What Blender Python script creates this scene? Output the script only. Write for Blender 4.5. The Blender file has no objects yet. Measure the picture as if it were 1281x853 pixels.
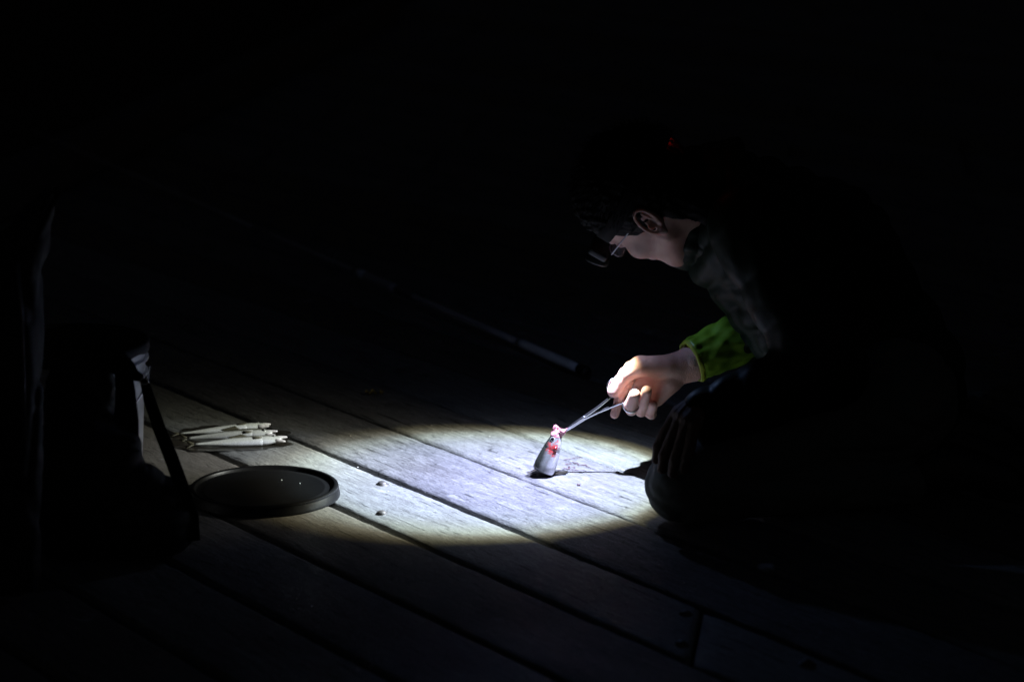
import bpy, bmesh, math, random
import numpy as np
from mathutils import Vector, Matrix, noise as mnoise

random.seed(7)
RNG = np.random.default_rng(7)
S = bpy.context.scene
C = S.collection

# ------------------------------------------------------------------ camera
PITCH = math.radians(13.0)
FPX = 3000.0            # focal length in pixels of the 1281 px wide photograph
CAM = Vector((0.029, -4.17, 1.22))
cd = bpy.data.cameras.new('camera')
cam = bpy.data.objects.new('camera', cd)
C.objects.link(cam)
cam.location = CAM
cam.rotation_euler = (math.pi / 2 - PITCH, 0, 0)
cd.sensor_width = 36.0
cd.lens = 36.0 * FPX / 1281.0
cd.clip_start = 0.05
cd.clip_end = 2000
cd.dof.use_dof = True
cd.dof.focus_distance = 4.33
cd.dof.aperture_fstop = 3.2
S.camera = cam

# ------------------------------------------------------------------ night sky
SKY = 0.0011
w = bpy.data.worlds.new('World')
S.world = w
w.use_nodes = True
nt = w.node_tree
bg = nt.nodes['Background']
sky = nt.nodes.new('ShaderNodeTexSky')
sky.sky_type = 'NISHITA'
sky.sun_disc = False
sky.sun_elevation = math.radians(-4.0)
sky.sun_rotation = math.radians(160)
nt.links.new(sky.outputs[0], bg.inputs[0])
bg.inputs[1].default_value = 0.15

S.view_settings.view_transform = 'Standard'
S.view_settings.look = 'None'
S.view_settings.exposure = 0.0
S.view_settings.gamma = 1.0
S.render.engine = 'CYCLES'
S.cycles.use_denoising = True
S.cycles.max_bounces = 8
S.cycles.sample_clamp_indirect = 4.0

# headlamp beam (the lamp itself is built with the headlamp on the person)
BEAM_POWER = 67.0
BEAM_TARGET = Vector((0.052, 0.004, 0.0))
CORE = 38.6             # degrees from the beam axis


# ------------------------------------------------------------------ helpers
def P(px, py, y=None, z=None):
    """3-D point seen at photograph pixel (px, py), at depth y or at height z."""
    u = px - 640.5
    v = 426.5 - py
    dx = u / FPX
    dy = math.cos(PITCH) + v / FPX * math.sin(PITCH)
    dz = -math.sin(PITCH) + v / FPX * math.cos(PITCH)
    t = (y - CAM.y) / dy if y is not None else ((z or 0.0) - CAM.z) / dz
    return Vector((CAM.x + dx * t, CAM.y + dy * t, CAM.z + dz * t))


def link(name, me, mat=None, parent=None):
    o = bpy.data.objects.new(name, me)
    C.objects.link(o)
    if mat is not None:
        for m in (mat if isinstance(mat, (list, tuple)) else [mat]):
            me.materials.append(m)
    if parent is not None:
        o.parent = parent
    return o


def mesh_from(verts, faces, smooth=True, name='mesh'):
    me = bpy.data.meshes.new(name)
    me.from_pydata([tuple(v) for v in verts], [], [tuple(f) for f in faces])
    if smooth:
        me.polygons.foreach_set('use_smooth', [True] * len(me.polygons))
    me.update()
    return me


def quads_mesh(V, Q, name='mesh'):
    me = bpy.data.meshes.new(name)
    n = len(Q)
    me.vertices.add(len(V))
    me.vertices.foreach_set('co', np.asarray(V, dtype=np.float32).ravel())
    me.loops.add(n * 4)
    me.loops.foreach_set('vertex_index', np.asarray(Q, dtype=np.int32).ravel())
    me.polygons.add(n)
    me.polygons.foreach_set('loop_start', np.arange(0, n * 4, 4, dtype=np.int32))
    me.polygons.foreach_set('loop_total', np.full(n, 4, dtype=np.int32))
    me.polygons.foreach_set('use_smooth', np.ones(n, dtype=bool))
    me.update(calc_edges=True)
    return me


def empty(name, loc, label=None, cat=None, group=None, kind=None, rz=0.0):
    o = bpy.data.objects.new(name, None)
    C.objects.link(o)
    o.location = loc
    o.rotation_euler = (0, 0, rz)
    o.empty_display_size = 0.05
    return tag(o, label, cat, group, kind)


def tag(o, label=None, cat=None, group=None, kind=None):
    if label: o['label'] = label
    if cat: o['category'] = cat
    if group: o['group'] = group
    if kind: o['kind'] = kind
    return o


class MB:
    """collects boxes, tubes, lathes and lofts and links them as one mesh"""
    def __init__(self):
        self.v = []
        self.f = []

    def add(self, vs, fs):
        b = len(self.v)
        self.v += [Vector(p) for p in vs]
        self.f += [tuple(b + i for i in f) for f in fs]

    def box(self, c, s, rot=None, bev=0.0):
        bm = bmesh.new()
        bmesh.ops.create_cube(bm, size=1.0)
        for vv in bm.verts:
            vv.co = Vector((vv.co.x * s[0], vv.co.y * s[1], vv.co.z * s[2]))
        if bev > 0:
            bmesh.ops.bevel(bm, geom=bm.edges[:], offset=bev, segments=2, affect='EDGES', profile=0.6)
        R = rot if rot is not None else Matrix.Identity(3)
        bm.verts.index_update()
        self.add([R @ vv.co + Vector(c) for vv in bm.verts], [[q.index for q in f.verts] for f in bm.faces])
        bm.free()

    def tube(self, pts, rad, n=10, closed=False, flat=1.0, up=None, cap=True):
        pts = [Vector(p) for p in pts]
        m = len(pts)
        rad = rad if isinstance(rad, (list, tuple)) else [rad] * m
        b = len(self.v)
        prev = None
        for i, p in enumerate(pts):
            if closed:
                t = pts[(i + 1) % m] - pts[i - 1]
            else:
                t = pts[min(i + 1, m - 1)] - pts[max(i - 1, 0)]
            t.normalize()
            if up is not None:
                a = Vector(up) - t * t.dot(Vector(up))
            elif prev is None:
                a = t.orthogonal()
            else:
                a = prev - t * t.dot(prev)
            a.normalize()
            prev = a
            c = t.cross(a)
            for k in range(n):
                th = 2 * math.pi * k / n
                self.v.append(p + a * math.cos(th) * rad[i] * flat + c * math.sin(th) * rad[i])
        for i in range(m if closed else m - 1):
            j = (i + 1) % m
            for k in range(n):
                l = (k + 1) % n
                self.f.append((b + i * n + k, b + i * n + l, b + j * n + l, b + j * n + k))
        if not closed and cap:
            self.f.append(tuple(b + k for k in range(n))[::-1])
            self.f.append(tuple(b + (m - 1) * n + k for k in range(n)))

    def lathe(self, prof, c=(0, 0, 0), n=64, R=None):
        b = len(self.v)
        R = R if R is not None else Matrix.Identity(3)
        for (r, z) in prof:
            for k in range(n):
                th = 2 * math.pi * k / n
                self.v.append(R @ Vector((r * math.cos(th), r * math.sin(th), z)) + Vector(c))
        for i in range(len(prof) - 1):
            for k in range(n):
                l = (k + 1) % n
                self.f.append((b + i * n + k, b + i * n + l, b + (i + 1) * n + l, b + (i + 1) * n + k))

    def build(self, name, mat=None, parent=None, smooth=True, recalc=True):
        me = mesh_from(self.v, self.f, smooth, name)
        if recalc:
            bm = bmesh.new()
            bm.from_mesh(me)
            bmesh.ops.recalc_face_normals(bm, faces=bm.faces)
            bm.to_mesh(me)
            bm.free()
        o = link(name, me, mat, parent)
        return o


def autosmooth(o, deg=35):
    me = o.data
    bm = bmesh.new()
    bm.from_mesh(me)
    for e in bm.edges:
        if len(e.link_faces) == 2 and e.calc_face_angle(0) > math.radians(deg):
            e.smooth = False
    bm.to_mesh(me)
    bm.free()
    return o


# ---- signed-distance modelling, meshed with surface nets -------------------
class Grid:
    def __init__(self, lo, hi, h):
        self.lo = np.array(lo, dtype=np.float32)
        self.h = h
        n = np.ceil((np.array(hi) - np.array(lo)) / h).astype(int) + 1
        self.n = n
        ax = [self.lo[i] + np.arange(n[i], dtype=np.float32) * h for i in range(3)]
        self.X, self.Y, self.Z = np.meshgrid(*ax, indexing='ij')

    def cap(self, a, b, ra, rb, puff=0.0, pitch=0.05, ph=0.0, sq=1.0):
        a = np.array(a, dtype=np.float32); b = np.array(b, dtype=np.float32)
        d = b - a
        L2 = float(d @ d)
        L = math.sqrt(L2)
        px, py, pz = self.X - a[0], self.Y - a[1], self.Z - a[2]
        raw = (px * d[0] + py * d[1] + pz * d[2]) / L2
        t = np.clip(raw, 0, 1)
        r = ra + (rb - ra) * t
        if puff:
            r = r + puff * (np.abs(np.sin(math.pi * (raw * L / pitch + ph))) ** 0.6 - 0.6)
        qx, qy, qz = px - t * d[0], py - t * d[1], pz - t * d[2]
        return np.sqrt(qx * qx + qy * qy + qz * qz) - r

    def ell(self, c, r, M=None):
        x, y, z = self.X - c[0], self.Y - c[1], self.Z - c[2]
        if M is not None:
            x, y, z = (M[0][0] * x + M[1][0] * y + M[2][0] * z,
                       M[0][1] * x + M[1][1] * y + M[2][1] * z,
                       M[0][2] * x + M[1][2] * y + M[2][2] * z)
        k0 = np.sqrt((x / r[0]) ** 2 + (y / r[1]) ** 2 + (z / r[2]) ** 2)
        k1 = np.sqrt((x / r[0] ** 2) ** 2 + (y / r[1] ** 2) ** 2 + (z / r[2] ** 2) ** 2) + 1e-9
        return k0 * (k0 - 1.0) / k1

    def mesh(self, D):
        n = self.n
        s = D < 0
        c = s[:-1, :-1, :-1].astype(np.int8)
        tot = np.zeros_like(c)
        for i in (0, 1):
            for j in (0, 1):
                for k in (0, 1):
                    tot = tot + s[i:n[0] - 1 + i, j:n[1] - 1 + j, k:n[2] - 1 + k]
        act = (tot > 0) & (tot < 8)
        idx = -np.ones(act.shape, dtype=np.int64)
        I = np.argwhere(act)
        idx[act] = np.arange(len(I))
        acc = np.zeros((len(I), 3)); cnt = np.zeros(len(I))
        offs = [np.array(o) for o in ((0,0,0),(1,0,0),(0,1,0),(1,1,0),(0,0,1),(1,0,1),(0,1,1),(1,1,1))]
        pairs = ((0,1),(2,3),(4,5),(6,7),(0,2),(1,3),(4,6),(5,7),(0,4),(1,5),(2,6),(3,7))
        val = [D[tuple((I + o).T)] for o in offs]
        for a, b in pairs:
            m = (val[a] < 0) != (val[b] < 0)
            t = val[a][m] / (val[a][m] - val[b][m])
            acc[m] += offs[a] + t[:, None] * (offs[b] - offs[a])
            cnt[m] += 1
        V = (I + acc / cnt[:, None]) * self.h + self.lo
        Q = []
        for ax in range(3):
            sl0 = [slice(None)] * 3; sl1 = [slice(None)] * 3
            sl0[ax] = slice(0, n[ax] - 1); sl1[ax] = slice(1, n[ax])
            a, b = s[tuple(sl0)], s[tuple(sl1)]
            E = np.argwhere(a != b)
            u, v = [i for i in range(3) if i != ax]
            E = E[(E[:, u] > 0) & (E[:, v] > 0) & (E[:, u] < n[u] - 1) & (E[:, v] < n[v] - 1)]
            inside = a[tuple(E.T)]
            du = np.zeros(3, int); dv = np.zeros(3, int); du[u] = 1; dv[v] = 1
            q = np.stack([idx[tuple((E - du - dv).T)], idx[tuple((E - dv).T)], idx[tuple(E.T)], idx[tuple((E - du).T)]], 1)
            flip = inside if ax != 1 else ~inside
            q[~flip] = q[~flip][:, ::-1]
            Q.append(q)
        return V, np.concatenate(Q)


def smin(a, b, k):
    h = np.clip(0.5 + 0.5 * (b - a) / k, 0, 1)
    return b * (1 - h) + a * h - k * h * (1 - h)


def smax(a, b, k):
    return -smin(-a, -b, k)


def wnoise(g, freq, seed, n=7, stretch=(1, 1, 1)):
    """smooth, non-repeating field in about -1..1 built from waves in random directions"""
    rg = np.random.default_rng(seed)
    out = 0
    for i in range(n):
        k = rg.normal(size=3)
        k = k / np.linalg.norm(k) * freq * rg.uniform(0.6, 1.5) * np.array(stretch)
        out = out + np.sin(g.X * float(k[0]) + g.Y * float(k[1]) + g.Z * float(k[2]) + float(rg.uniform(0, 6.28)))
    return (out / math.sqrt(n)).astype(np.float32)


def folds(g, freq, seed, stretch=(1, 1, 1)):
    """cloth folds: sharp valleys between soft ridges"""
    return 1 - 1.6 * np.exp(-(wnoise(g, freq, seed, 6, stretch) * 2.6) ** 2) - 0.2


# ------------------------------------------------------------------ materials
def new_mat(name):
    m = bpy.data.materials.new(name)
    m.use_nodes = True
    return m, m.node_tree, m.node_tree.nodes['Principled BSDF']


def node(t, kind, **kw):
    n = t.nodes.new(kind)
    for k, v in kw.items():
        if k.startswith('i_'):
            n.inputs[k[2:].replace('_', ' ')].default_value = v
        else:
            setattr(n, k, v)
    return n


def ramp(t, stops, fac, interp='LINEAR'):
    r = t.nodes.new('ShaderNodeValToRGB')
    r.color_ramp.interpolation = interp
    el = r.color_ramp.elements
    while len(el) < len(stops):
        el.new(0.5)
    for e, (p, c) in zip(el, stops):
        e.position = p
        e.color = (c if len(c) == 4 else (*c, 1)) if isinstance(c, (tuple, list)) else (c, c, c, 1)
    t.links.new(fac, r.inputs[0])
    return r


def plain(name, col, rough=0.5, metal=0.0, bump=0.0, bscale=200.0, var=0.15, vscale=8.0, coat=0.0, spec=0.5):
    m, t, b = new_mat(name)
    tc = node(t, 'ShaderNodeTexCoord')
    n = node(t, 'ShaderNodeTexNoise', i_Scale=vscale, i_Detail=5.0)
    t.links.new(tc.outputs['Object'], n.inputs['Vector'])
    r = ramp(t, [(0.3, tuple(c * (1 - var) for c in col)), (0.7, tuple(min(1, c * (1 + var)) for c in col))], n.outputs['Fac'])
    t.links.new(r.outputs[0], b.inputs['Base Color'])
    b.inputs['Roughness'].default_value = rough
    b.inputs['Metallic'].default_value = metal
    b.inputs['Specular IOR Level'].default_value = spec
    b.inputs['Coat Weight'].default_value = coat
    if bump:
        n2 = node(t, 'ShaderNodeTexNoise', i_Scale=bscale, i_Detail=4.0)
        t.links.new(tc.outputs['Object'], n2.inputs['Vector'])
        bp = node(t, 'ShaderNodeBump', i_Strength=bump, i_Distance=0.002)
        t.links.new(n2.outputs['Fac'], bp.inputs['Height'])
        t.links.new(bp.outputs[0], b.inputs['Normal'])
    return m


PLANK_AZ = math.radians(126.3)


def plank_material(name, light, dark, saw=0.5):
    m, t, b = new_mat(name)
    L = t.links.new
    tc = node(t, 'ShaderNodeTexCoord')
    rnd = node(t, 'ShaderNodeObjectInfo')
    rot = node(t, 'ShaderNodeVectorRotate', rotation_type='Z_AXIS')
    rot.inputs['Angle'].default_value = -PLANK_AZ
    L(tc.outputs['Object'], rot.inputs['Vector'])
    off = node(t, 'ShaderNodeVectorMath', operation='ADD')
    comb = node(t, 'ShaderNodeCombineXYZ')
    mul = node(t, 'ShaderNodeMath', operation='MULTIPLY')
    mul.inputs[1].default_value = 37.0
    L(rnd.outputs['Random'], mul.inputs[0])
    L(mul.outputs[0], comb.inputs['X']); L(mul.outputs[0], comb.inputs['Z'])
    L(rot.outputs[0], off.inputs[0]); L(comb.outputs[0], off.inputs[1])

    def stretched(sx, sy, scale, detail, rough, dist=0.0, ang=0.0):
        mp = node(t, 'ShaderNodeMapping')
        mp.inputs['Scale'].default_value = (sx, sy, sy)
        mp.inputs['Rotation'].default_value = (0, 0, math.radians(ang))
        L(off.outputs[0], mp.inputs['Vector'])
        n = node(t, 'ShaderNodeTexNoise', i_Scale=scale, i_Detail=detail, i_Roughness=rough, i_Distortion=dist)
        L(mp.outputs[0], n.inputs['Vector'])
        return n
    grain = stretched(1.7, 17.0, 8.0, 9.0, 0.72, 0.9)
    fine = stretched(2.6, 26.0, 38.0, 6.0, 0.75, 0.5)
    sawm = stretched(2.2, 10.0, 34.0, 6.0, 0.7, 1.1, 17.0)
    blotch = stretched(1.0, 1.7, 5.0, 6.0, 0.6)
    crack = stretched(2.0, 26.0, 6.0, 5.0, 0.6, 0.8)
    # colour
    c1 = ramp(t, [(0.30, dark), (0.50, tuple(0.55 * a + 0.45 * d for a, d in zip(light, dark))), (0.68, light)], grain.outputs['Fac'])
    c2 = ramp(t, [(0.36, 0.45), (0.60, 1.10)], fine.outputs['Fac'])
    mx = node(t, 'ShaderNodeMix', data_type='RGBA', blend_type='MULTIPLY')
    mx.inputs['Factor'].default_value = 0.85
    L(c1.outputs[0], mx.inputs['A']); L(c2.outputs[0], mx.inputs['B'])
    c3 = ramp(t, [(0.34, 0.28), (0.45, 0.92), (0.66, 1.15)], sawm.outputs['Fac'])
    mx2 = node(t, 'ShaderNodeMix', data_type='RGBA', blend_type='MULTIPLY')
    mx2.inputs['Factor'].default_value = saw
    L(mx.outputs['Result'], mx2.inputs['A']); L(c3.outputs[0], mx2.inputs['B'])
    c4 = ramp(t, [(0.25, (0.62, 0.60, 0.55)), (0.5, (0.95, 0.95, 0.95)), (0.75, (1.15, 1.13, 1.08))], blotch.outputs['Fac'])
    mx3 = node(t, 'ShaderNodeMix', data_type='RGBA', blend_type='MULTIPLY')
    mx3.inputs['Factor'].default_value = 0.75
    L(mx2.outputs['Result'], mx3.inputs['A']); L(c4.outputs[0], mx3.inputs['B'])
    ck = ramp(t, [(0.335, 0.08), (0.365, 1.0)], crack.outputs['Fac'])
    mx4 = node(t, 'ShaderNodeMix', data_type='RGBA', blend_type='MULTIPLY')
    mx4.inputs['Factor'].default_value = 0.8
    L(mx3.outputs['Result'], mx4.inputs['A']); L(ck.outputs[0], mx4.inputs['B'])
    blot = node(t, 'ShaderNodeTexNoise', i_Scale=11.0, i_Detail=7.0, i_Roughness=0.7, i_Distortion=1.5)
    L(off.outputs[0], blot.inputs['Vector'])
    bl = ramp(t, [(0.62, 0.0), (0.70, 0.55)], blot.outputs['Fac'])
    mx5 = node(t, 'ShaderNodeMix', data_type='RGBA')
    L(bl.outputs[0], mx5.inputs['Factor'])
    L(mx4.outputs['Result'], mx5.inputs['A'])
    mx5.inputs['B'].default_value = (0.62, 0.62, 0.62, 1)
    dk = ramp(t, [(0.30, 0.30), (0.38, 1.0)], blot.outputs['Fac'])
    mx6 = node(t, 'ShaderNodeMix', data_type='RGBA', blend_type='MULTIPLY')
    mx6.inputs['Factor'].default_value = 0.8
    L(mx5.outputs['Result'], mx6.inputs['A']); L(dk.outputs[0], mx6.inputs['B'])
    L(mx6.outputs['Result'], b.inputs['Base Color'])
    rr = ramp(t, [(0.3, 0.62), (0.7, 0.42)], blotch.outputs['Fac'])
    L(rr.outputs[0], b.inputs['Roughness'])
    b.inputs['Specular IOR Level'].default_value = 0.35
    # relief
    h = None
    for src, amt in ((grain, 0.6), (fine, 0.35), (sawm, 0.9 * saw), (blotch, 0.5)):
        mm = node(t, 'ShaderNodeMath', operation='MULTIPLY')
        mm.inputs[1].default_value = amt
        L(src.outputs['Fac'], mm.inputs[0])
        if h is None:
            h = mm
        else:
            ad = node(t, 'ShaderNodeMath', operation='ADD')
            L(h.outputs[0], ad.inputs[0]); L(mm.outputs[0], ad.inputs[1])
            h = ad
    ad = node(t, 'ShaderNodeMath', operation='ADD')
    L(h.outputs[0], ad.inputs[0]); L(ck.outputs[0], ad.inputs[1])
    bp = node(t, 'ShaderNodeBump', i_Strength=0.95, i_Distance=0.0060)
    L(ad.outputs[0], bp.inputs['Height'])
    L(bp.outputs[0], b.inputs['Normal'])
    return m


M = {}
M['plank'] = plank_material('weathered_board', (0.40, 0.40, 0.39), (0.13, 0.128, 0.12), 0.6)
M['plank_saw'] = plank_material('saw_marked_board', (0.40, 0.40, 0.41), (0.09, 0.09, 0.095), 1.0)
M['plank_pale'] = plank_material('pale_board', (0.44, 0.45, 0.43), (0.18, 0.18, 0.17), 0.45)
M['plank_brown'] = plank_material('brown_board', (0.30, 0.275, 0.235), (0.13, 0.115, 0.095), 0.5)
M['joist'] = plain('joist_timber', (0.10, 0.085, 0.07), 0.8, bump=0.4)
M['bolt'] = plain('rusted_bolt', (0.11, 0.10, 0.09), 0.55, 0.4, bump=0.3, bscale=400)
M['steel'] = plain('polished_steel', (0.72, 0.73, 0.76), 0.24, 1.0)
M['black_plastic'] = plain('black_plastic', (0.007, 0.007, 0.008), 0.36, bump=0.15, bscale=90, spec=0.35)
M['black_nylon'] = plain('black_nylon', (0.007, 0.007, 0.008), 0.72, bump=0.5, bscale=900)
M['black_webbing'] = plain('black_webbing', (0.006, 0.006, 0.007), 0.85, bump=0.5, bscale=1200, spec=0.12)
M['white_plastic'] = plain('white_bucket_plastic', (0.72, 0.74, 0.78), 0.35, bump=0.05, bscale=40)
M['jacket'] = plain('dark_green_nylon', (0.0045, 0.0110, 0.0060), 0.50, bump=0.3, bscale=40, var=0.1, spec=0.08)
M['lining'] = plain('lime_green_nylon', (0.165, 0.31, 0.020), 0.45, bump=0.12, bscale=300, var=0.05, vscale=30)
M['hem'] = plain('yellow_green_binding', (0.26, 0.32, 0.015), 0.6, bump=0.4, bscale=300)
M['trousers'] = plain('dark_grey_cloth', (0.080, 0.092, 0.090), 0.75, bump=0.5, bscale=500)
M['shoe'] = plain('black_shoe_leather', (0.02, 0.02, 0.02), 0.55, bump=0.2)
M['sole'] = plain('dark_rubber', (0.03, 0.03, 0.03), 0.8, bump=0.3)
M['hair'] = plain('black_hair', (0.004, 0.0035, 0.003), 0.75, bump=0.5, bscale=260, spec=0.10)
M['lens_glass'] = plain('spectacle_lens', (0.25, 0.3, 0.38), 0.06, spec=0.8)
M['blank'] = plain('rod_blank', (0.30, 0.30, 0.33), 0.3)
M['grip'] = plain('grey_foam_grip', (0.62, 0.68, 0.76), 0.5, bump=0.3, bscale=500)
M['rod_silver'] = plain('rod_fitting', (0.22, 0.22, 0.25), 0.35, 0.8)
M['leaf'] = plain('yellow_leaf', (0.32, 0.24, 0.05), 0.7, bump=0.4)
M['eyeball'] = plain('eyeball', (0.6, 0.58, 0.55), 0.2)
M['nail'] = plain('fingernail', (0.72, 0.50, 0.44), 0.3)


def skin_material():
    m, t, b = new_mat('skin')
    L = t.links.new
    tc = node(t, 'ShaderNodeTexCoord')
    n = node(t, 'ShaderNodeTexNoise', i_Scale=28.0, i_Detail=6.0)
    L(tc.outputs['Object'], n.inputs['Vector'])
    r = ramp(t, [(0.3, (0.52, 0.275, 0.215)), (0.55, (0.62, 0.375, 0.310)), (0.75, (0.66, 0.425, 0.355))], n.outputs['Fac'])
    L(r.outputs[0], b.inputs['Base Color'])
    b.inputs['Roughness'].default_value = 0.42
    b.inputs['Subsurface Weight'].default_value = 0.35
    b.inputs['Subsurface Radius'].default_value = (1.0, 0.30, 0.16)
    b.inputs['Subsurface Scale'].default_value = 0.007
    n2 = node(t, 'ShaderNodeTexVoronoi', i_Scale=650.0)
    L(tc.outputs['Object'], n2.inputs['Vector'])
    n3 = node(t, 'ShaderNodeTexNoise', i_Scale=90.0, i_Detail=4.0)
    L(tc.outputs['Object'], n3.inputs['Vector'])
    ad = node(t, 'ShaderNodeMath', operation='ADD')
    L(n2.outputs['Distance'], ad.inputs[0]); L(n3.outputs['Fac'], ad.inputs[1])
    bp = node(t, 'ShaderNodeBump', i_Strength=0.55, i_Distance=0.0016)
    L(ad.outputs[0], bp.inputs['Height'])
    L(bp.outputs[0], b.inputs['Normal'])
    return m


M['skin'] = skin_material()
M['lips'] = plain('lip_skin', (0.52, 0.20, 0.17), 0.38)


def fish_material(name, back, flank, belly, lo, hi, blood=0.0):
    """back-to-belly colouring along the fish's own z axis (metres)"""
    m, t, b = new_mat(name)
    L = t.links.new
    tc = node(t, 'ShaderNodeTexCoord')
    sep = node(t, 'ShaderNodeSeparateXYZ')
    L(tc.outputs['Object'], sep.inputs[0])
    n = node(t, 'ShaderNodeTexNoise', i_Scale=60.0, i_Detail=5.0)
    L(tc.outputs['Object'], n.inputs['Vector'])
    mr = node(t, 'ShaderNodeMapRange')
    mr.inputs['From Min'].default_value = lo
    mr.inputs['From Max'].default_value = hi
    L(sep.outputs['Z'], mr.inputs['Value'])
    ad = node(t, 'ShaderNodeMath', operation='MULTIPLY_ADD')
    ad.inputs[1].default_value = 0.22
    L(n.outputs['Fac'], ad.inputs[0]); L(mr.outputs[0], ad.inputs[2])
    r = ramp(t, [(0.10, belly), (0.42, flank), (0.60, flank), (0.84, back)], ad.outputs[0])
    col = r.outputs[0]
    sp = node(t, 'ShaderNodeTexNoise', i_Scale=420.0, i_Detail=3.0)
    L(tc.outputs['Object'], sp.inputs['Vector'])
    s2 = ramp(t, [(0.38, 0.72), (0.55, 1.0)], sp.outputs['Fac'])
    mx = node(t, 'ShaderNodeMix', data_type='RGBA', blend_type='MULTIPLY')
    mx.inputs['Factor'].default_value = 0.6
    L(col, mx.inputs['A']); L(s2.outputs[0], mx.inputs['B'])
    out = mx.outputs['Result']
    if blood:
        nb = node(t, 'ShaderNodeTexNoise', i_Scale=130.0, i_Detail=6.0, i_Roughness=0.7, i_Distortion=0.6)
        L(tc.outputs['Object'], nb.inputs['Vector'])
        # wet blood spilled round the gill, a patch fixed to the fish
        vm = node(t, 'ShaderNodeVectorMath', operation='DISTANCE')
        vm.inputs[1].default_value = (0.046, -0.014, -0.006)
        L(tc.outputs['Object'], vm.inputs[0])
        dm = node(t, 'ShaderNodeMapRange')
        dm.inputs['From Min'].default_value = 0.002
        dm.inputs['From Max'].default_value = 0.024
        dm.inputs['To Min'].default_value = 0.12
        dm.inputs['To Max'].default_value = -0.20
        L(vm.outputs['Value'], dm.inputs['Value'])
        a2 = node(t, 'ShaderNodeMath', operation='ADD')
        L(nb.outputs['Fac'], a2.inputs[0]); L(dm.outputs[0], a2.inputs[1])
        rb = ramp(t, [(0.45, 0.0), (0.56, 0.92)], a2.outputs[0])
        m2 = node(t, 'ShaderNodeMix', data_type='RGBA')
        L(rb.outputs[0], m2.inputs['Factor'])
        L(out, m2.inputs['A'])
        m2.inputs['B'].default_value = (0.40, 0.03, 0.028, 1)
        out = m2.outputs['Result']
    L(out, b.inputs['Base Color'])
    b.inputs['Roughness'].default_value = 0.22
    b.inputs['Metallic'].default_value = 0.05
    b.inputs['Coat Weight'].default_value = 0.7
    b.inputs['Coat Roughness'].default_value = 0.06
    vo = node(t, 'ShaderNodeTexVoronoi', i_Scale=330.0)
    L(tc.outputs['Object'], vo.inputs['Vector'])
    bp = node(t, 'ShaderNodeBump', i_Strength=0.25, i_Distance=0.0006)
    L(vo.outputs['Distance'], bp.inputs['Height'])
    L(bp.outputs[0], b.inputs['Normal'])
    return m


M['fish'] = fish_material('silver_fish', (0.085, 0.080, 0.040), (0.72, 0.73, 0.64), (0.90, 0.92, 0.93), -0.011, 0.0125)
M['fish_held'] = fish_material('silver_fish_bloody', (0.030, 0.034, 0.026), (0.19, 0.20, 0.185), (0.72, 0.72, 0.74), -0.018, 0.020, 1.0)
M['fin'] = plain('fish_fin', (0.11, 0.10, 0.06), 0.4, bump=0.4, bscale=500)
M['fish_mouth'] = plain('pink_mouth', (0.46, 0.19, 0.21), 0.18, var=0.55, vscale=220, bump=0.3)
M['gill'] = plain('raw_gill', (0.22, 0.022, 0.022), 0.18, var=0.5, vscale=300, bump=0.4)
M['fish_pale'] = plain('pale_jaw', (0.74, 0.70, 0.66), 0.25, var=0.2, vscale=150)
M['fish_cut'] = plain('dark_cut_flesh', (0.09, 0.03, 0.03), 0.4, var=0.4, vscale=120)
M['fish_eye'] = plain('fish_eye_silver', (0.42, 0.42, 0.36), 0.10, 0.3)
M['pupil'] = plain('fish_pupil', (0.005, 0.005, 0.006), 0.06)
M['blood'] = plain('thin_blood', (0.085, 0.035, 0.045), 0.35, var=0.5, vscale=90)


def emission(name, col, strength):
    m, t, b = new_mat(name)
    b.inputs['Base Color'].default_value = (*col, 1)
    b.inputs['Emission Color'].default_value = (*col, 1)
    b.inputs['Emission Strength'].default_value = strength
    b.inputs['Roughness'].default_value = 0.2
    return m


def water_material():
    m, t, b = new_mat('dark_water')
    L = t.links.new
    b.inputs['Base Color'].default_value = (0.004, 0.006, 0.009, 1)
    b.inputs['Roughness'].default_value = 0.08
    b.inputs['IOR'].default_value = 1.33
    tc = node(t, 'ShaderNodeTexCoord')
    mp = node(t, 'ShaderNodeMapping')
    mp.inputs['Scale'].default_value = (0.45, 1.6, 1.0)
    L(tc.outputs['Object'], mp.inputs['Vector'])
    n = node(t, 'ShaderNodeTexNoise', i_Scale=2.2, i_Detail=7.0, i_Roughness=0.55)
    L(mp.outputs[0], n.inputs['Vector'])
    bp = node(t, 'ShaderNodeBump', i_Strength=0.7, i_Distance=0.12)
    L(n.outputs['Fac'], bp.inputs['Height'])
    L(bp.outputs[0], b.inputs['Normal'])
    return m


M['water'] = water_material()

# ------------------------------------------------------------------ water
wm = mesh_from([(-400, -60, -1.15), (400, -60, -1.15), (400, 900, -1.15), (-400, 900, -1.15)], [(0, 1, 2, 3)], False)
tag(link('water', wm, M['water']), kind='structure')

# ------------------------------------------------------------------ jetty deck
EDGE = math.radians(82.0)                                   # the jetty runs this way
e_dir = Vector((math.cos(EDGE), math.sin(EDGE)))
d_dir = Vector((math.cos(PLANK_AZ), math.sin(PLANK_AZ)))    # the boards lie diagonally
n_dir = Vector((math.sin(PLANK_AZ), -math.cos(PLANK_AZ)))
e_nrm = Vector((math.sin(EDGE), -math.cos(EDGE)))           # points right, off the jetty
EDGE_L = Vector((-1.76, 1.43)).dot(e_nrm)
EDGE_R = Vector((2.3, 0.0)).dot(e_nrm)

deck = empty('deck', (0, 0, 0), kind='structure')


def s_at(nv, off):
    """distance along a board where it meets the line at signed offset off"""
    base = n_dir * nv
    return (off - base.dot(e_nrm)) / d_dir.dot(e_nrm)


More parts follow.
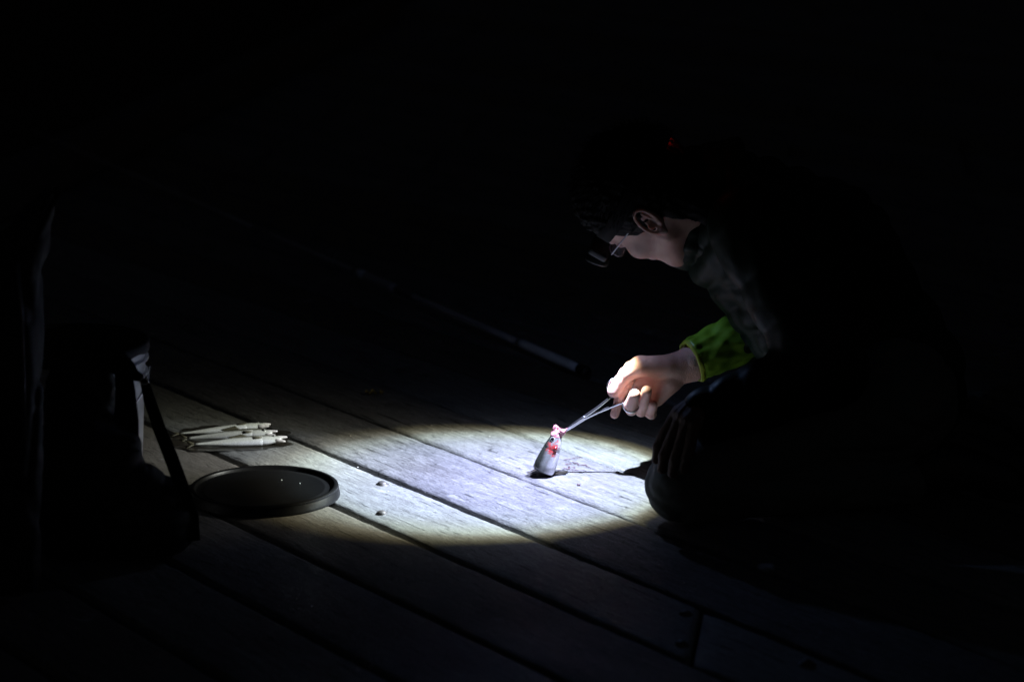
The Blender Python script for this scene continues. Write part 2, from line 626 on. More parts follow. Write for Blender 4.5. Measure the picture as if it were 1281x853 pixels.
def plank(n0, n1, offa, offb, mat, ns, nw, seed, zoff=0.0, worn=1.0):
    """one board between n0 and n1, cut at the two lines offa (right) and offb (left)"""
    th = 0.045
    V, F = [], []
    cols = []
    W = n1 - n0
    ws = [0.0, 0.0035, 0.012] + [0.012 + (W - 0.024) * k / nw for k in range(1, nw)] + [W - 0.012, W - 0.0035, W]
    drop = [0.0075, 0.0022, 0.0003] + [0.0] * (nw - 1) + [0.0003, 0.0022, 0.0075]
    for i in range(ns + 1):
        f = i / ns
        row = []
        for j, (wv, dr) in enumerate(zip(ws, drop)):
            nv = n0 + wv
            sa, sb = s_at(nv, offa), s_at(nv, offb)
            s = sa + (sb - sa) * f
            p = d_dir * s + n_dir * nv
            z = zoff - dr
            q = Vector((s * 9.0, nv * 30.0, seed * 3.1))
            q2 = Vector((s * 45.0, nv * 40.0, seed * 5.3))
            z += 0.0010 * mnoise.noise(q)
            if j < 3 or j > len(ws) - 4:
                sg = 1 if j < 3 else -1
                e = (mnoise.noise(q2) * 0.0022 + mnoise.noise(q2 * 2.7) * 0.0014) * worn
                chip = max(0.0, mnoise.noise(Vector((s * 17.0, seed, 9.0))) - 0.35) * 0.014 * worn
                p = p + n_dir * sg * (e + chip) * (1.0 if j in (0, len(ws) - 1) else 0.7)
                z -= abs(mnoise.noise(q2 * 1.9)) * 0.002 * worn
            if i in (0, ns):
                z -= 0.003
            row.append(len(V))
            V.append((p.x, p.y, z))
        lo = []
        for j in (0, len(ws) - 1):
            x, y, z = V[row[j]]
            lo.append(len(V))
            V.append((x, y, zoff - th))
        cols.append((lo[0], row, lo[1]))
    for i in range(ns):
        a, b = cols[i], cols[i + 1]
        ra = [a[0]] + a[1] + [a[2]]
        rb = [b[0]] + b[1] + [b[2]]
        for j in range(len(ra) - 1):
            F.append((ra[j], ra[j + 1], rb[j + 1], rb[j]))
    F.append(tuple([cols[0][0]] + cols[0][1] + [cols[0][2]]))
    F.append(tuple(([cols[-1][0]] + cols[-1][1] + [cols[-1][2]])[::-1]))
    me = mesh_from(V, F, True, 'plank')
    bm = bmesh.new(); bm.from_mesh(me)
    bmesh.ops.recalc_face_normals(bm, faces=bm.faces)
    bm.to_mesh(me); bm.free()
    return link('plank', me, mat, deck)


def bolt_mesh():
    mb = MB()
    mb.lathe([(0.0001, 0.0065), (0.004, 0.0062), (0.0075, 0.0045), (0.0092, 0.0018), (0.0095, 0.0005), (0.0125, 0.0003), (0.0128, -0.002)], n=20)
    me = mesh_from(mb.v, mb.f, True, 'bolt')
    me.materials.append(M['bolt'])
    return me


BOLT = bolt_mesh()


def bolt(nv, s, par):
    o = bpy.data.objects.new('bolt', BOLT)
    C.objects.link(o)
    p = n_dir * nv + d_dir * s
    o.location = (p.x, p.y, 0.0)
    o.parent = par


# measured joints between boards; the rest carry on at the same width
gaps = [-0.700, -0.510, -0.3195, -0.1465, 0.0505, 0.2290, 0.4250]
wid = {-0.700: 0.005, -0.510: 0.005, -0.3195: 0.0055, -0.1465: 0.0085, 0.0505: 0.006, 0.2290: 0.0022, 0.4250: 0.0035}
g = gaps[0]
while g > -2.6:
    g -= 0.19
    gaps.insert(0, g); wid[g] = 0.006
g = gaps[-1]
while g < 9.0:
    g += 0.192 + random.uniform(-0.008, 0.008)
    gaps.append(g); wid[g] = random.choice((0.005, 0.007, 0.010))
JOIST_A = Vector((-0.204, -0.031)).dot(e_nrm)
JOIST_B = Vector((0.296, -0.72)).dot(e_nrm)
JSTEP = abs(JOIST_B - JOIST_A)
END_BC = Vector((0.318, -0.70)).dot(e_nrm)
mats = {-0.1465: 'plank_saw', 0.0505: 'plank', -0.3195: 'plank_pale', -0.510: 'plank_brown', 0.2290: 'plank_pale'}
for k in range(len(gaps) - 1):
    ga, gb = gaps[k], gaps[k + 1]
    n0, n1 = ga + wid[ga], gb - wid[gb]
    near = -0.95 < ga < 0.7
    mid = ga < 2.5
    mt = M[mats.get(ga, random.choice(('plank', 'plank_saw', 'plank_brown')))]
    random.seed(100 + k)
    if ga == -0.3195:
        cuts = [EDGE_R, END_BC]
    elif -0.6 < ga < 0.7:
        cuts = [EDGE_R, JOIST_B + JSTEP * random.choice((2, 3))]
    else:
        cuts = [EDGE_R, JOIST_A + JSTEP * random.choice((-2, -1, 1, 2, 3)) + 0.02]
    segs = [(cuts[0], cuts[1] + 0.004), (cuts[1] - 0.004, EDGE_L)]
    for si, (a, b) in enumerate(segs):
        big = near and si == 1
        pk = plank(n0, n1, a, b, mt, 260 if big else (60 if near or mid else 24), 5 if big else 3, k + 31 * si,
                   zoff=random.uniform(-0.0012, 0.0012), worn=1.0 if n0 < 0.2 else 0.45)
        if ga == -0.3195:
            spots = [(-0.183, 0.096), (-0.283, -0.054), (-0.194, -0.756), (-0.284, -0.853)]
            spots = [q for q in spots if si == 1] or [(-0.19, -1.02), (-0.28, -1.12)]
            for q in spots:
                bolt(q[0], q[1], pk)
        elif ga > 0.6 and ga < 3.0:
            off = JOIST_A - 3 * JSTEP
            while off < EDGE_R:
                if min(a, b) + 0.02 < off < max(a, b) - 0.02:
                    for nv in (n0 + 0.04, n1 - 0.04):
                        bolt(nv, s_at(nv, off + 0.015), pk)
                off += JSTEP

# joists under the boards, kerb timbers along the water, edge piles
off = JOIST_A - 2 * JSTEP
while off < EDGE_R:
    if off > EDGE_L + 0.1:
        mb = MB()
        c = e_nrm * off + e_dir * 3.2
        mb.box((c.x, c.y, -0.135), (0.09, 11.0, 0.17), Matrix.Rotation(EDGE - math.pi / 2, 3, 'Z'), 0.004)
        mb.build('joist', M['joist'], deck, smooth=False)
    off += JSTEP
for side, off in ((0, EDGE_L + 0.10), (1, EDGE_R - 0.10)):
    for q in range(4):
        mb = MB()
        c = e_nrm * off + e_dir * (-0.6 + 2.62 * q)
        mb.box((c.x, c.y, 0.068), (0.13, 2.60, 0.12), Matrix.Rotation(EDGE - math.pi / 2, 3, 'Z'), 0.008)
        mb.build('kerb_timber', M['joist'], deck, smooth=False)
for off in (EDGE_L - 0.14, EDGE_R + 0.14):
    for q in range(4):
        c = e_nrm * off + e_dir * (-0.4 + 2.9 * q)
        mb = MB()
        mb.tube([(c.x, c.y, -3.0), (c.x, c.y, -0.02), (c.x, c.y, 0.0)], [0.12, 0.115, 0.10], n=20)
        mb.build('pile', M['joist'], deck)

# small blood smear beside the held fish
mb = MB()
random.seed(5)
for i in range(13):
    q = P(random.gauss(710, 12), random.gauss(582, 5), z=0.0008)
    r = random.uniform(0.0010, 0.0036)
    n = 9
    ang = random.uniform(0, 3)
    el = random.uniform(0.25, 0.8)
    pts = []
    for k in range(n):
        th = 2 * math.pi * k / n
        rr = r * random.uniform(0.6, 1.3)
        x, y = rr * math.cos(th), rr * el * math.sin(th)
        pts.append((q.x + x * math.cos(ang) - y * math.sin(ang), q.y + x * math.sin(ang) + y * math.cos(ang), q.z))
    b = len(mb.v)
    mb.add(pts + [(q.x, q.y, q.z + 0.0009)], [(k, (k + 1) % n, n) for k in range(n)])
for a, bb in (((703, 586), (735, 589)), ((706, 574), (727, 572)), ((715, 578), (738, 584))):
    A, B = P(*a, z=0.0012), P(*bb, z=0.0012)
    pts = [A.lerp(B, k / 7) + Vector((random.uniform(-1, 1) * 0.002, random.uniform(-1, 1) * 0.006, 0)) for k in range(8)]
    mb.tube(pts, [0.0008 * random.uniform(0.3, 1.4) for _ in pts], n=5)
q = P(724, 606, z=0.001)
mb.lathe([(0.0001, 0.0015), (0.003, 0.001), (0.0035, 0.0)], q, 8)
tag(mb.build('blood_smear', M['blood']), 'dark red blood smears on the bright board right of the held fish', 'blood', kind='stuff')

# ------------------------------------------------------------------ person
HY = -0.058                                     # depth of the middle of the head
HO = P(810, 253, HY)
psi = math.radians(30)
F0 = Vector((-0.5, 0, -0.866)); U = Vector((-0.866, 0, 0.5)).normalized()
Yax = Vector((0, 1, 0))
HF = (F0 * math.cos(psi) + Yax * math.sin(psi)).normalized()
HS = HF.cross(U).normalized()
if HS.y > 0:
    HS = -HS                                    # the side turned to the camera


def H2W(v):
    return HO + HS * v[0] + HF * v[1] + U * v[2]


def W2H(p):
    r = Vector(p) - HO
    return (r.dot(HS), r.dot(HF), r.dot(U))


base = P(960, 655, z=0)
person = empty('person', (base.x, -0.08, 0),
               'person kneeling in a dark green puffy jacket, head bowed, lighting the boards with a headlamp', 'person')
PINV = Matrix.Translation(-person.location)


def place(o):
    """mesh coordinates are world coordinates: keep them there under the person"""
    o.data.transform(PINV)
    return o


def place_to(o, root):
    o.data.transform(Matrix.Translation(-root.location))
    return o


# --- head and neck (head frame)
neckb = W2H(P(905, 262, -0.01))
g = Grid((-0.105, -0.20, -0.21), (0.105, 0.125, 0.135), 0.0019)
D = g.ell((0, -0.015, 0.035), (0.076, 0.097, 0.087))
D = smin(D, g.ell((0, 0.032, -0.030), (0.060, 0.060, 0.080)), 0.03)
D = smin(D, g.ell((0, 0.030, 0.045), (0.062, 0.056, 0.050)), 0.03)           # forehead
D = smin(D, g.cap((0, 0.055, -0.093), (0, 0.066, -0.100), 0.024, 0.018), 0.022)  # chin
for s in (1, -1):
    D = smin(D, g.cap((s * 0.050, -0.002, -0.055), (s * 0.020, 0.056, -0.094), 0.018, 0.016), 0.02)   # jaw
    D = smin(D, g.ell((s * 0.042, 0.060, -0.028), (0.020, 0.020, 0.018)), 0.018)                     # cheekbone
    D = smax(D, -g.ell((s * 0.031, 0.097, 0.002), (0.017, 0.016, 0.011)), 0.012)                     # eye socket
    D = smin(D, g.ell((s * 0.031, 0.079, 0.002), (0.0135, 0.010, 0.0095)), 0.004)                    # lids
    D = smin(D, g.cap((s * 0.012, 0.088, 0.018), (s * 0.045, 0.078, 0.019), 0.006, 0.005), 0.012)    # brow
D = smin(D, g.cap((0, 0.088, 0.010), (0, 0.106, -0.030), 0.006, 0.0085), 0.012)                      # nose
for s in (1, -1):
    D = smin(D, g.ell((s * 0.011, 0.096, -0.034), (0.0075, 0.009, 0.0065)), 0.006)
    D = smax(D, -g.ell((s * 0.006, 0.101, -0.041), (0.0032, 0.005, 0.003)), 0.002)
D = smin(D, g.ell((0, 0.080, -0.058), (0.025, 0.014, 0.014)), 0.012)                                 # muzzle
D = smin(D, g.ell((0, 0.091, -0.0535), (0.021, 0.006, 0.0042)), 0.003)
D = smin(D, g.ell((0, 0.090, -0.0640), (0.018, 0.0065, 0.0048)), 0.003)
D = smax(D, -g.ell((0, 0.098, -0.0585), (0.022, 0.005, 0.0012)), 0.002)
nb = Vector(neckb)
D = smin(D, g.cap((0, -0.030, -0.050), tuple(nb), 0.052, 0.060), 0.025)
for s in (1, -1):                                                             # ears
    ex, ey, ez = s * 0.074, -0.030, -0.010
    T = Matrix.Rotation(math.radians(-9), 3, 'X')
    th = np.linspace(-0.35, 1.62, 15) * math.pi
    pts = [(ex + s * (0.010 + 0.006 * math.sin(a * 0.6)), ey + 0.0155 * math.cos(a) * -1 - 0.16 * 0.03 * math.sin(a), ez + 0.004 + 0.0285 * math.sin(a)) for a in th]
    E = None
    for a, b in zip(pts[:-1], pts[1:]):
        c = g.cap(a, b, 0.0032, 0.0032)
        E = c if E is None else np.minimum(E, c)
    E = smin(E, g.ell((ex + s * 0.004, ey - 0.001, ez + 0.002), (0.006, 0.0145, 0.026)), 0.005)
    E = smin(E, g.ell((ex + s * 0.007, ey + 0.006, ez - 0.027), (0.0055, 0.0085, 0.009)), 0.006)
    E = smax(E, -g.ell((ex + s * 0.011, ey + 0.003, ez - 0.003), (0.008, 0.0085, 0.013)), 0.004)
    E = smin(E, g.cap((ex + s * 0.009, ey - 0.004, ez + 0.018), (ex + s * 0.009, ey - 0.009, ez - 0.012), 0.0026, 0.0026), 0.003)
    E = smin(E, g.ell((ex + s * 0.006, ey + 0.013, ez - 0.007), (0.004, 0.003, 0.0055)), 0.004)
    D = smin(D, E, 0.004)
D_head_grid = g
HV, HQ = g.mesh(D)
R = np.array([list(HS), list(HF), list(U)])
lipmask_v = (np.abs(HV[:, 0]) < 0.021) & (HV[:, 2] < -0.049) & (HV[:, 2] > -0.0695) & (HV[:, 1] > 0.087)
HVw = HV @ R + np.array(HO)
if np.linalg.det(R) < 0:
    HQ = HQ[:, ::-1]

# --- core body (hidden under the clothes)
SH_L, EL_L, WR_L = P(945, 285, -0.185), P(1035, 462, -0.295), P(886, 520, -0.280)
SH_R, EL_R, WR_R = P(930, 280, 0.185), P(1000, 398, 0.225), P(866, 452, 0.048)
NK, CH, MID, HIP = P(900, 262, -0.005), P(935, 285, 0.0), P(1010, 335, -0.01), P(1098, 478, -0.03)
HIP_L, HIP_R = P(1105, 500, -0.12), P(1105, 490, 0.06)
KN_L, KN_R = P(861, 607, -0.26), P(895, 560, 0.09)
KN_L.z = 0.068; KN_R.z = 0.068
AN_L, AN_R = P(1150, 640, -0.17), P(1150, 600, 0.09)
AN_L.z = 0.060; AN_R.z = 0.060
g = Grid((0.15, -0.42, 0.0), (1.0, 0.36, 0.74), 0.0075)
D = g.cap(CH, MID, 0.105, 0.120)
D = smin(D, g.cap(MID, HIP, 0.120, 0.125), 0.06)
D = smin(D, g.cap(SH_L, SH_R, 0.050, 0.050), 0.06)
D = smin(D, g.cap(NK, P(870, 260, -0.01), 0.055, 0.052), 0.04)
for a, b, c in ((SH_L, EL_L, WR_L), (SH_R, EL_R, WR_R)):
    D = smin(D, g.cap(a, b, 0.047, 0.036), 0.03)
    D = smin(D, g.cap(b, c, 0.037, 0.024), 0.015)
for h_, k_, a_ in ((HIP_L, KN_L, AN_L), (HIP_R, KN_R, AN_R)):
    D = smin(D, g.cap(h_, k_, 0.080, 0.052), 0.04)
    D = smin(D, g.cap(k_, a_ + Vector((0, 0, 0)), 0.050, 0.034), 0.02)
BV, BQ = g.mesh(D)


# --- hands
def hp(x, y, d, y0):
    """photograph pixel plus depth in pixels behind the plane y0"""
    return P(x, y, y0 + d / 690.0)


def hand(grid, y0, fore, palm, thenar, fingers, k1=0.010):
    D = None
    px = 1 / 690.0

    def add(D, c, k):
        return c if D is None else smin(D, c, k)
    for a, ra, b, rb in fore:
        D = add(D, grid.cap(hp(*a, y0), hp(*b, y0), ra * px, rb * px), 0.012)
    for a, ra, b, rb in palm:
        D = add(D, grid.cap(hp(*a, y0), hp(*b, y0), ra * px, rb * px), k1)
    for a, ra, b, rb in thenar:
        D = add(D, grid.cap(hp(*a, y0), hp(*b, y0), ra * px, rb * px), 0.007)
    for fgr in fingers:
        E = None
        for (a, ra), (b, rb) in zip(fgr[:-1], fgr[1:]):
            c = grid.cap(hp(*a, y0), hp(*b, y0), ra * px * 0.93, rb * px * 0.93)
            E = c if E is None else smin(E, c, 0.0022)
        D = smin(D, E, 0.0018)
    return D


yR = 0.040
lo = P(752, 535, yR); hi = P(915, 400, yR)
g = Grid((lo.x, yR - 0.055, lo.z), (hi.x, yR + 0.11, hi.z), 0.00115)
D = hand(g, yR,
    fore=[((925, 425, 30), 25, (872, 451, 14), 20.5), ((872, 446, 10), 18, (846, 459, 7), 16.5), ((872, 458, 12), 18, (846, 466, 9), 16)],
    palm=[((843, 459, 6), 16, (791, 462, 17), 11.5), ((843, 464, 8), 15, (799, 476, 21), 11.0),
          ((840, 472, 8), 14, (808, 489, 21), 10.5), ((838, 478, 6), 13, (818, 500, 18), 9.5),
          ((838, 480, 0), 10.5, (822, 500, 5), 8.5)],
    thenar=[((834, 458, -1), 14, (801, 458, -6), 12.5), ((801, 458, -6), 12.0, (783, 468, -4), 9.5)],
    fingers=[
        [((801, 457, -6), 11.5), ((783, 469, -4), 9.8), ((776, 477, -4), 9.2), ((768, 489, -5), 9.0)],
        [((791, 461, 17), 9.5), ((787, 476, 8), 7.8), ((775, 497, 1), 6.6), ((769, 518, 3), 6.0)],
        [((800, 478, 22), 9.0), ((792, 505, 24), 8.6), ((790, 512, 0), 8.2), ((789, 506, -14), 8.4), ((794, 494, -26), 8.0)],
        [((808, 489, 22), 8.6), ((804, 512, 24), 8.0), ((802, 514, 0), 7.8), ((805, 503, -12), 7.6), ((809, 489, -24), 7.0)],
        [((817, 500, 18), 7.4), ((815, 518, 20), 6.8), ((813, 517, 0), 6.6), ((817, 506, -12), 6.0)],
    ])
RV, RQ = g.mesh(D)
yL = -0.312
lo = P(812, 602, yL); hi = P(905, 490, yL)
g = Grid((lo.x, yL - 0.06, lo.z), (hi.x, yL + 0.06, hi.z), 0.0014)
D = hand(g, yL,
    fore=[((895, 517, 24), 19, (874, 512, 20), 17)],
    palm=[((875, 510, 18), 15, (849, 516, 20), 9), ((876, 513, 14), 15, (854, 520, 10), 9.5),
          ((878, 517, 8), 14, (861, 525, 0), 9), ((880, 521, 4), 13, (869, 531, -6), 8.5)],
    thenar=[((868, 508, 22), 10, (848, 524, 30), 8)],
    fingers=[
        [((848, 524, 30), 8), ((838, 541, 36), 7.6), ((832, 556, 38), 6.8)],
        [((849, 516, 20), 9), ((832, 542, 20), 7.8), ((824, 559, 17), 7.2), ((821, 574, 16), 6.2)],
        [((854, 520, 10), 9), ((841, 547, 7), 8), ((831, 569, 4), 7.2), ((828, 587, 5), 6.2)],
        [((861, 525, 0), 9), ((851, 556, -5), 7.8), ((844, 576, -8), 7.2), ((841, 592, -7), 6)],
        [((869, 531, -8), 8), ((863, 558, -14), 6.8), ((858, 574, -17), 6.2), ((856, 586, -16), 5.4)],
    ])

LV, LQ = g.mesh(D + 0.0014)
D = D + 0.0007 * folds(g, 210, 51)
GV, GQ = g.mesh(D)
parts_v = [HVw, BV, RV, LV]
parts_q = [HQ, BQ, RQ, LQ]
V = np.concatenate(parts_v)
offs = np.cumsum([0] + [len(v) for v in parts_v[:-1]])
Q = np.concatenate([q + o for q, o in zip(parts_q, offs)])
bodym = quads_mesh(V, Q, 'body')
body = place(link('body', bodym, [M['skin'], M['lips']], person))
lipf = lipmask_v[HQ].all(1)
mi = np.zeros(len(Q), dtype=np.int32)
mi[:len(HQ)][lipf] = 1
bodym.polygons.foreach_set('material_index', mi)

M['glove'] = plain('dark_brown_glove', (0.110, 0.076, 0.066), 0.7, bump=0.4, bscale=500, spec=0.2)
place(link('glove', quads_mesh(GV, GQ, 'glove'), M['glove'], person))

# --- thumb and finger nails of the lit hand
def nail(name, c, nrm, along, w_, l_):
    nrm = Vector(nrm).normalized()
    al = (Vector(along) - nrm * Vector(along).dot(nrm)).normalized()
    sd = nrm.cross(al)
    mb = MB()
    vs, fs = [], []
    nu, nv_ = 7, 6
    for lay in (0, 1):
        for i in range(nv_ + 1):
            for j in range(nu + 1):
                a = (j / nu - 0.5) * 2; b_ = (i / nv_ - 0.5) * 2
                rr = math.sqrt(max(0.0, 1 - 0.35 * abs(b_) ** 3))
                vs.append(c + sd * a * w_ * 0.5 * rr + al * b_ * l_ * 0.5 - nrm * (a * a * w_ * 0.20 + lay * 0.0006))
    m_ = (nu + 1) * (nv_ + 1)
    for i in range(nv_):
        for j in range(nu):
            q = i * (nu + 1) + j
            fs.append((q, q + 1, q + nu + 2, q + nu + 1))
            fs.append((m_ + q, m_ + q + nu + 1, m_ + q + nu + 2, m_ + q + 1))
    mb.add(vs, fs)
    return place(mb.build(name, M['nail'], person))


# --- hair
g = Grid((-0.115, -0.15, -0.125), (0.115, 0.120, 0.155), 0.0022)
n1 = (np.sin(g.X * 190 + 2.0 * np.sin(g.Z * 60)) * np.sin(g.Y * 120 + g.Z * 90 + 1.3 * np.sin(g.X * 80)) * 0.0032
      + np.sin(g.X * 420 + g.Z * 120) * np.sin(g.Y * 330 - g.Z * 210) * 0.0016)
D = smin(smin(g.ell((0, -0.020, 0.040), (0.089, 0.108, 0.098)), g.cap((0, -0.046, -0.01), (0, -0.052, -0.080), 0.062, 0.054), 0.03), g.ell((0, 0.028, 0.062), (0.072, 0.062, 0.052)), 0.03) + n1
hl = g.Y * 0.78 - g.Z * 0.62 - 0.022 + 0.004 * np.sin(g.X * 260)
st = np.clip((-0.036 - g.Y) / 0.030, 0, 1)
zmin = -0.030 - 0.085 * st * st * (3 - 2 * st)
low = zmin - g.Z + 0.003 * np.sin(g.Y * 330)
D = smax(D, hl, 0.012)
D = smax(D, low, 0.010)
hv, hq = g.mesh(D)
hv = hv @ R + np.array(HO)
if np.linalg.det(R) < 0:
    hq = hq[:, ::-1]
hair = place(link('hair', quads_mesh(hv, hq, 'hair'), M['hair'], person))
# loose strands so that the outline is not a helmet
random.seed(11)
mb = MB()
for i in range(1500):
    th = random.uniform(0, 2 * math.pi); ph = math.acos(random.uniform(-0.15, 1))
    nrm = Vector((math.sin(ph) * math.cos(th), math.sin(ph) * math.sin(th), math.cos(ph)))
    if nrm.y * 0.78 - nrm.z * 0.62 > 0.25:
        continue
    p0 = Vector((nrm.x * 0.087, -0.020 + nrm.y * 0.106, 0.040 + nrm.z * 0.096))
    sw = Vector((random.uniform(-.6, .6), 0.55 + random.uniform(-.5, .5), random.uniform(-.5, .3)))
    dr = (nrm * 0.55 + sw * 0.7).normalized()
    ln = random.uniform(0.010, 0.026)
    p1 = p0 + dr * ln * 0.5 + nrm * 0.003
    p2 = p0 + dr * ln
    mb.tube([H2W(p0), H2W(p1), H2W(p2)], [0.0007, 0.0006, 0.0001], n=3, cap=False)
strands = place(mb.build('hair_strands', M['hair'], person, recalc=False))
strands['kind'] = 'stuff'
strands.parent = hair
strands.matrix_parent_inverse = Matrix.Identity(4)

for s in (1, -1):
    mb = MB()
    prof = [(0.0115 * math.sin(a), 0.0115 * math.cos(a)) for a in np.linspace(0.001, math.pi - 0.001, 12)]
    mb.lathe(prof, H2W((s * 0.031, 0.0775, 0.0015)), 16)
    place(mb.build('eye', M['eyeball'], person))

# --- spectacles
mb = MB()
for s in (1, -1):
    pts = []
    for k in range(28):
        a = 2 * math.pi * k / 28
        sx = math.copysign(abs(math.cos(a)) ** 0.6, math.cos(a)) * 0.0225
        sz = math.copysign(abs(math.sin(a)) ** 0.6, math.sin(a)) * 0.0135
        pts.append(H2W((s * 0.0335 + sx, 0.0945 - 0.10 * abs(s * 0.0335 + sx) ** 1.3, sz + 0.002)))
    mb.tube(pts, 0.0013, n=6, closed=True)
    mb.tube([H2W(q) for q in ((s * 0.0575, 0.093, 0.008), (s * 0.0680, 0.086, 0.009), (s * 0.0755, 0.04, 0.009), (s * 0.0790, -0.022, 0.008), (s * 0.078, -0.044, -0.008))], 0.0013, n=6)
mb.tube([H2W(q) for q in ((-0.0095, 0.1015, 0.003), (0, 0.1055, 0.006), (0.0095, 0.1015, 0.003))], 0.0013, n=6)
glasses = place(mb.build('spectacles', M['rod_silver'], person))
for s in (1, -1):
    mb = MB()
    vs, fs = [H2W((s * 0.0335, 0.0925, -0.001))], []
    for k in range(28):
        a = 2 * math.pi * k / 28
        sx = math.copysign(abs(math.cos(a)) ** 0.6, math.cos(a)) * 0.022
        sz = math.copysign(abs(math.sin(a)) ** 0.6, math.sin(a)) * 0.013
        vs.append(H2W((s * 0.0335 + sx, 0.0938 - 0.10 * abs(s * 0.0335 + sx) ** 1.3, sz + 0.002)))
        fs.append((0, 1 + k, 1 + (k + 1) % 28))
    mb.add(vs, fs)
    ln_ = place(mb.build('lens', M['lens_glass'], person))
    ln_.parent = glasses
    b_ = ln_.data.materials[0].node_tree.nodes['Principled BSDF']
    b_.inputs['Transmission Weight'].default_value = 0.85

# --- headlamp on the forehead
HR = Matrix([HS, HF, U]).transposed()
strap_pts = []
for k in range(48):
    a = 2 * math.pi * k / 48
    x, y = 0.0925 * math.cos(a), -0.012 + 0.1075 * math.sin(a)
    strap_pts.append(H2W((x, y, 0.062 - 0.10 * y)))
mb = MB()
mb.tube(strap_pts, 0.0125, n=8, closed=True, flat=0.14, up=None)
lampB = None
strap = MB()
for k in range(48):
    a = 2 * math.pi * k / 48
    for dz in (-0.0125, 0.0125):
        for dr in (0.0, 0.0022):
            x, y = (0.0935 + dr) * math.cos(a), -0.014 + (0.1105 + dr) * math.sin(a)
            strap.v.append(H2W((x, y, 0.040 - 0.05 * y + dz)))
for k in range(48):
    l = (k + 1) % 48
    a, b = 4 * k, 4 * l
    for i, j in ((1, 3), (3, 2), (2, 0), (0, 1)):
        strap.f.append((a + i, b + i, b + j, a + j))
headlamp = place(strap.build('headlamp', M['black_webbing'], person))
tilt = Matrix.Rotation(math.radians(-2), 3, 'X')
LAMP_C = Vector((0.018, 0.131, 0.024))
LOBE_SIGN = 1.0
LAMP_POS = H2W(LAMP_C + Vector((0, 0.028, -0.010)))

beam = (BEAM_TARGET - LAMP_POS).normalized()
zax = -beam
xax = HS - zax * HS.dot(zax); xax.normalize()
LR = Matrix([xax, zax.cross(xax), zax]).transposed()
mb = MB()
M['lamp_black'] = plain('matt_black_plastic', (0.006, 0.006, 0.007), 0.5, spec=0.25)
mb.box(H2W(LAMP_C + Vector((0, -0.008, 0))), (0.052, 0.016, 0.036), HR, 0.005)
c = LAMP_POS
mb.lathe([(0.0001, 0.030), (0.013, 0.029), (0.0185, 0.022), (0.0205, 0.012), (0.0215, 0.0), (0.0200, -0.0025), (0.0175, -0.001), (0.0165, 0.004)], c + zax * 0.002, 28, LR)
place(mb.build('lamp_housing', M['lamp_black'], person)).parent = headlamp
mb = MB()
mb.lathe([(0.0001, 0.004), (0.009, 0.0042), (0.0166, 0.0045)], c + zax * 0.002, 24, LR)
M['lamp_lens'] = emission('lamp_lens', (0.75, 0.82, 1.0), 0.12)
place(mb.build('lamp_lens', M['lamp_lens'], person)).parent = headlamp
mb = MB()
RC = Vector((0, -0.134, 0.046))
mb.box(H2W(RC), (0.050, 0.018, 0.030), HR, 0.005)
place(mb.build('battery_box', M['lamp_black'], person)).parent = headlamp
mb = MB()
mb.box(H2W(RC + Vector((-0.008, 0.002, -0.01404))), (0.012, 0.006, 0.002), HR, 0.0006)
M['tail_light'] = emission('red_tail_light', (1.0, 0.02, 0.01), 22.0)
place(mb.build('tail_light', M['tail_light'], person)).parent = headlamp

# the lamp's own beam: a bright cool core, a warm rim and a faint wide spill
ld = bpy.data.lights.new('headlamp_beam', 'SPOT')
ld.energy = BEAM_POWER
ld.spot_size = math.radians(176)
ld.spot_blend = 0.12
ld.shadow_soft_size = 0.0045
ld.use_nodes = True
lt = ld.node_tree
em = [n for n in lt.nodes if n.type == 'EMISSION'][0]
tc = lt.nodes.new('ShaderNodeTexCoord')
sep = lt.nodes.new('ShaderNodeSeparateXYZ')
lt.links.new(tc.outputs['Normal'], sep.inputs[0])
ab = lt.nodes.new('ShaderNodeMath'); ab.operation = 'ABSOLUTE'
lt.links.new(sep.outputs['Z'], ab.inputs[0])
ac = lt.nodes.new('ShaderNodeMath'); ac.operation = 'ARCCOSINE'
lt.links.new(ab.outputs[0], ac.inputs[0])
dv = lt.nodes.new('ShaderNodeMath'); dv.operation = 'DIVIDE'
dv.inputs[1].default_value = math.pi / 2
lt.links.new(ac.outputs[0], dv.inputs[0])
c_ = CORE / 90.0


def lramp(stops, src):
    rp = lt.nodes.new('ShaderNodeValToRGB')
    el = rp.color_ramp.elements
    while len(el) < len(stops):
        el.new(0.5)
    for e_, (p_, c3_) in zip(el, stops):
        e_.position = p_
        e_.color = (*c3_, 1)
    lt.links.new(src, rp.inputs[0])
    return rp


rp = lramp([(0.0, (0.48, 0.52, 0.84)), (c_ * 0.55, (0.52, 0.58, 0.88)), (c_ * 0.82, (0.56, 0.65, 0.84)),
            (c_ * 0.95, (0.52, 0.60, 0.58)), (c_ * 1.01, (0.22, 0.22, 0.175)), (c_ * 1.06, (0.085, 0.078, 0.052)),
            (c_ * 1.105, (0.0105, 0.0120, 0.0170)), (0.56, (0.0045, 0.0056, 0.009)), (0.66, (0.0024, 0.0031, 0.0056)), (0.74, (0.0028, 0.0040, 0.008)), (0.86, (0.0042, 0.0066, 0.013)), (1.0, (0.002, 0.0035, 0.007))], dv.outputs[0])
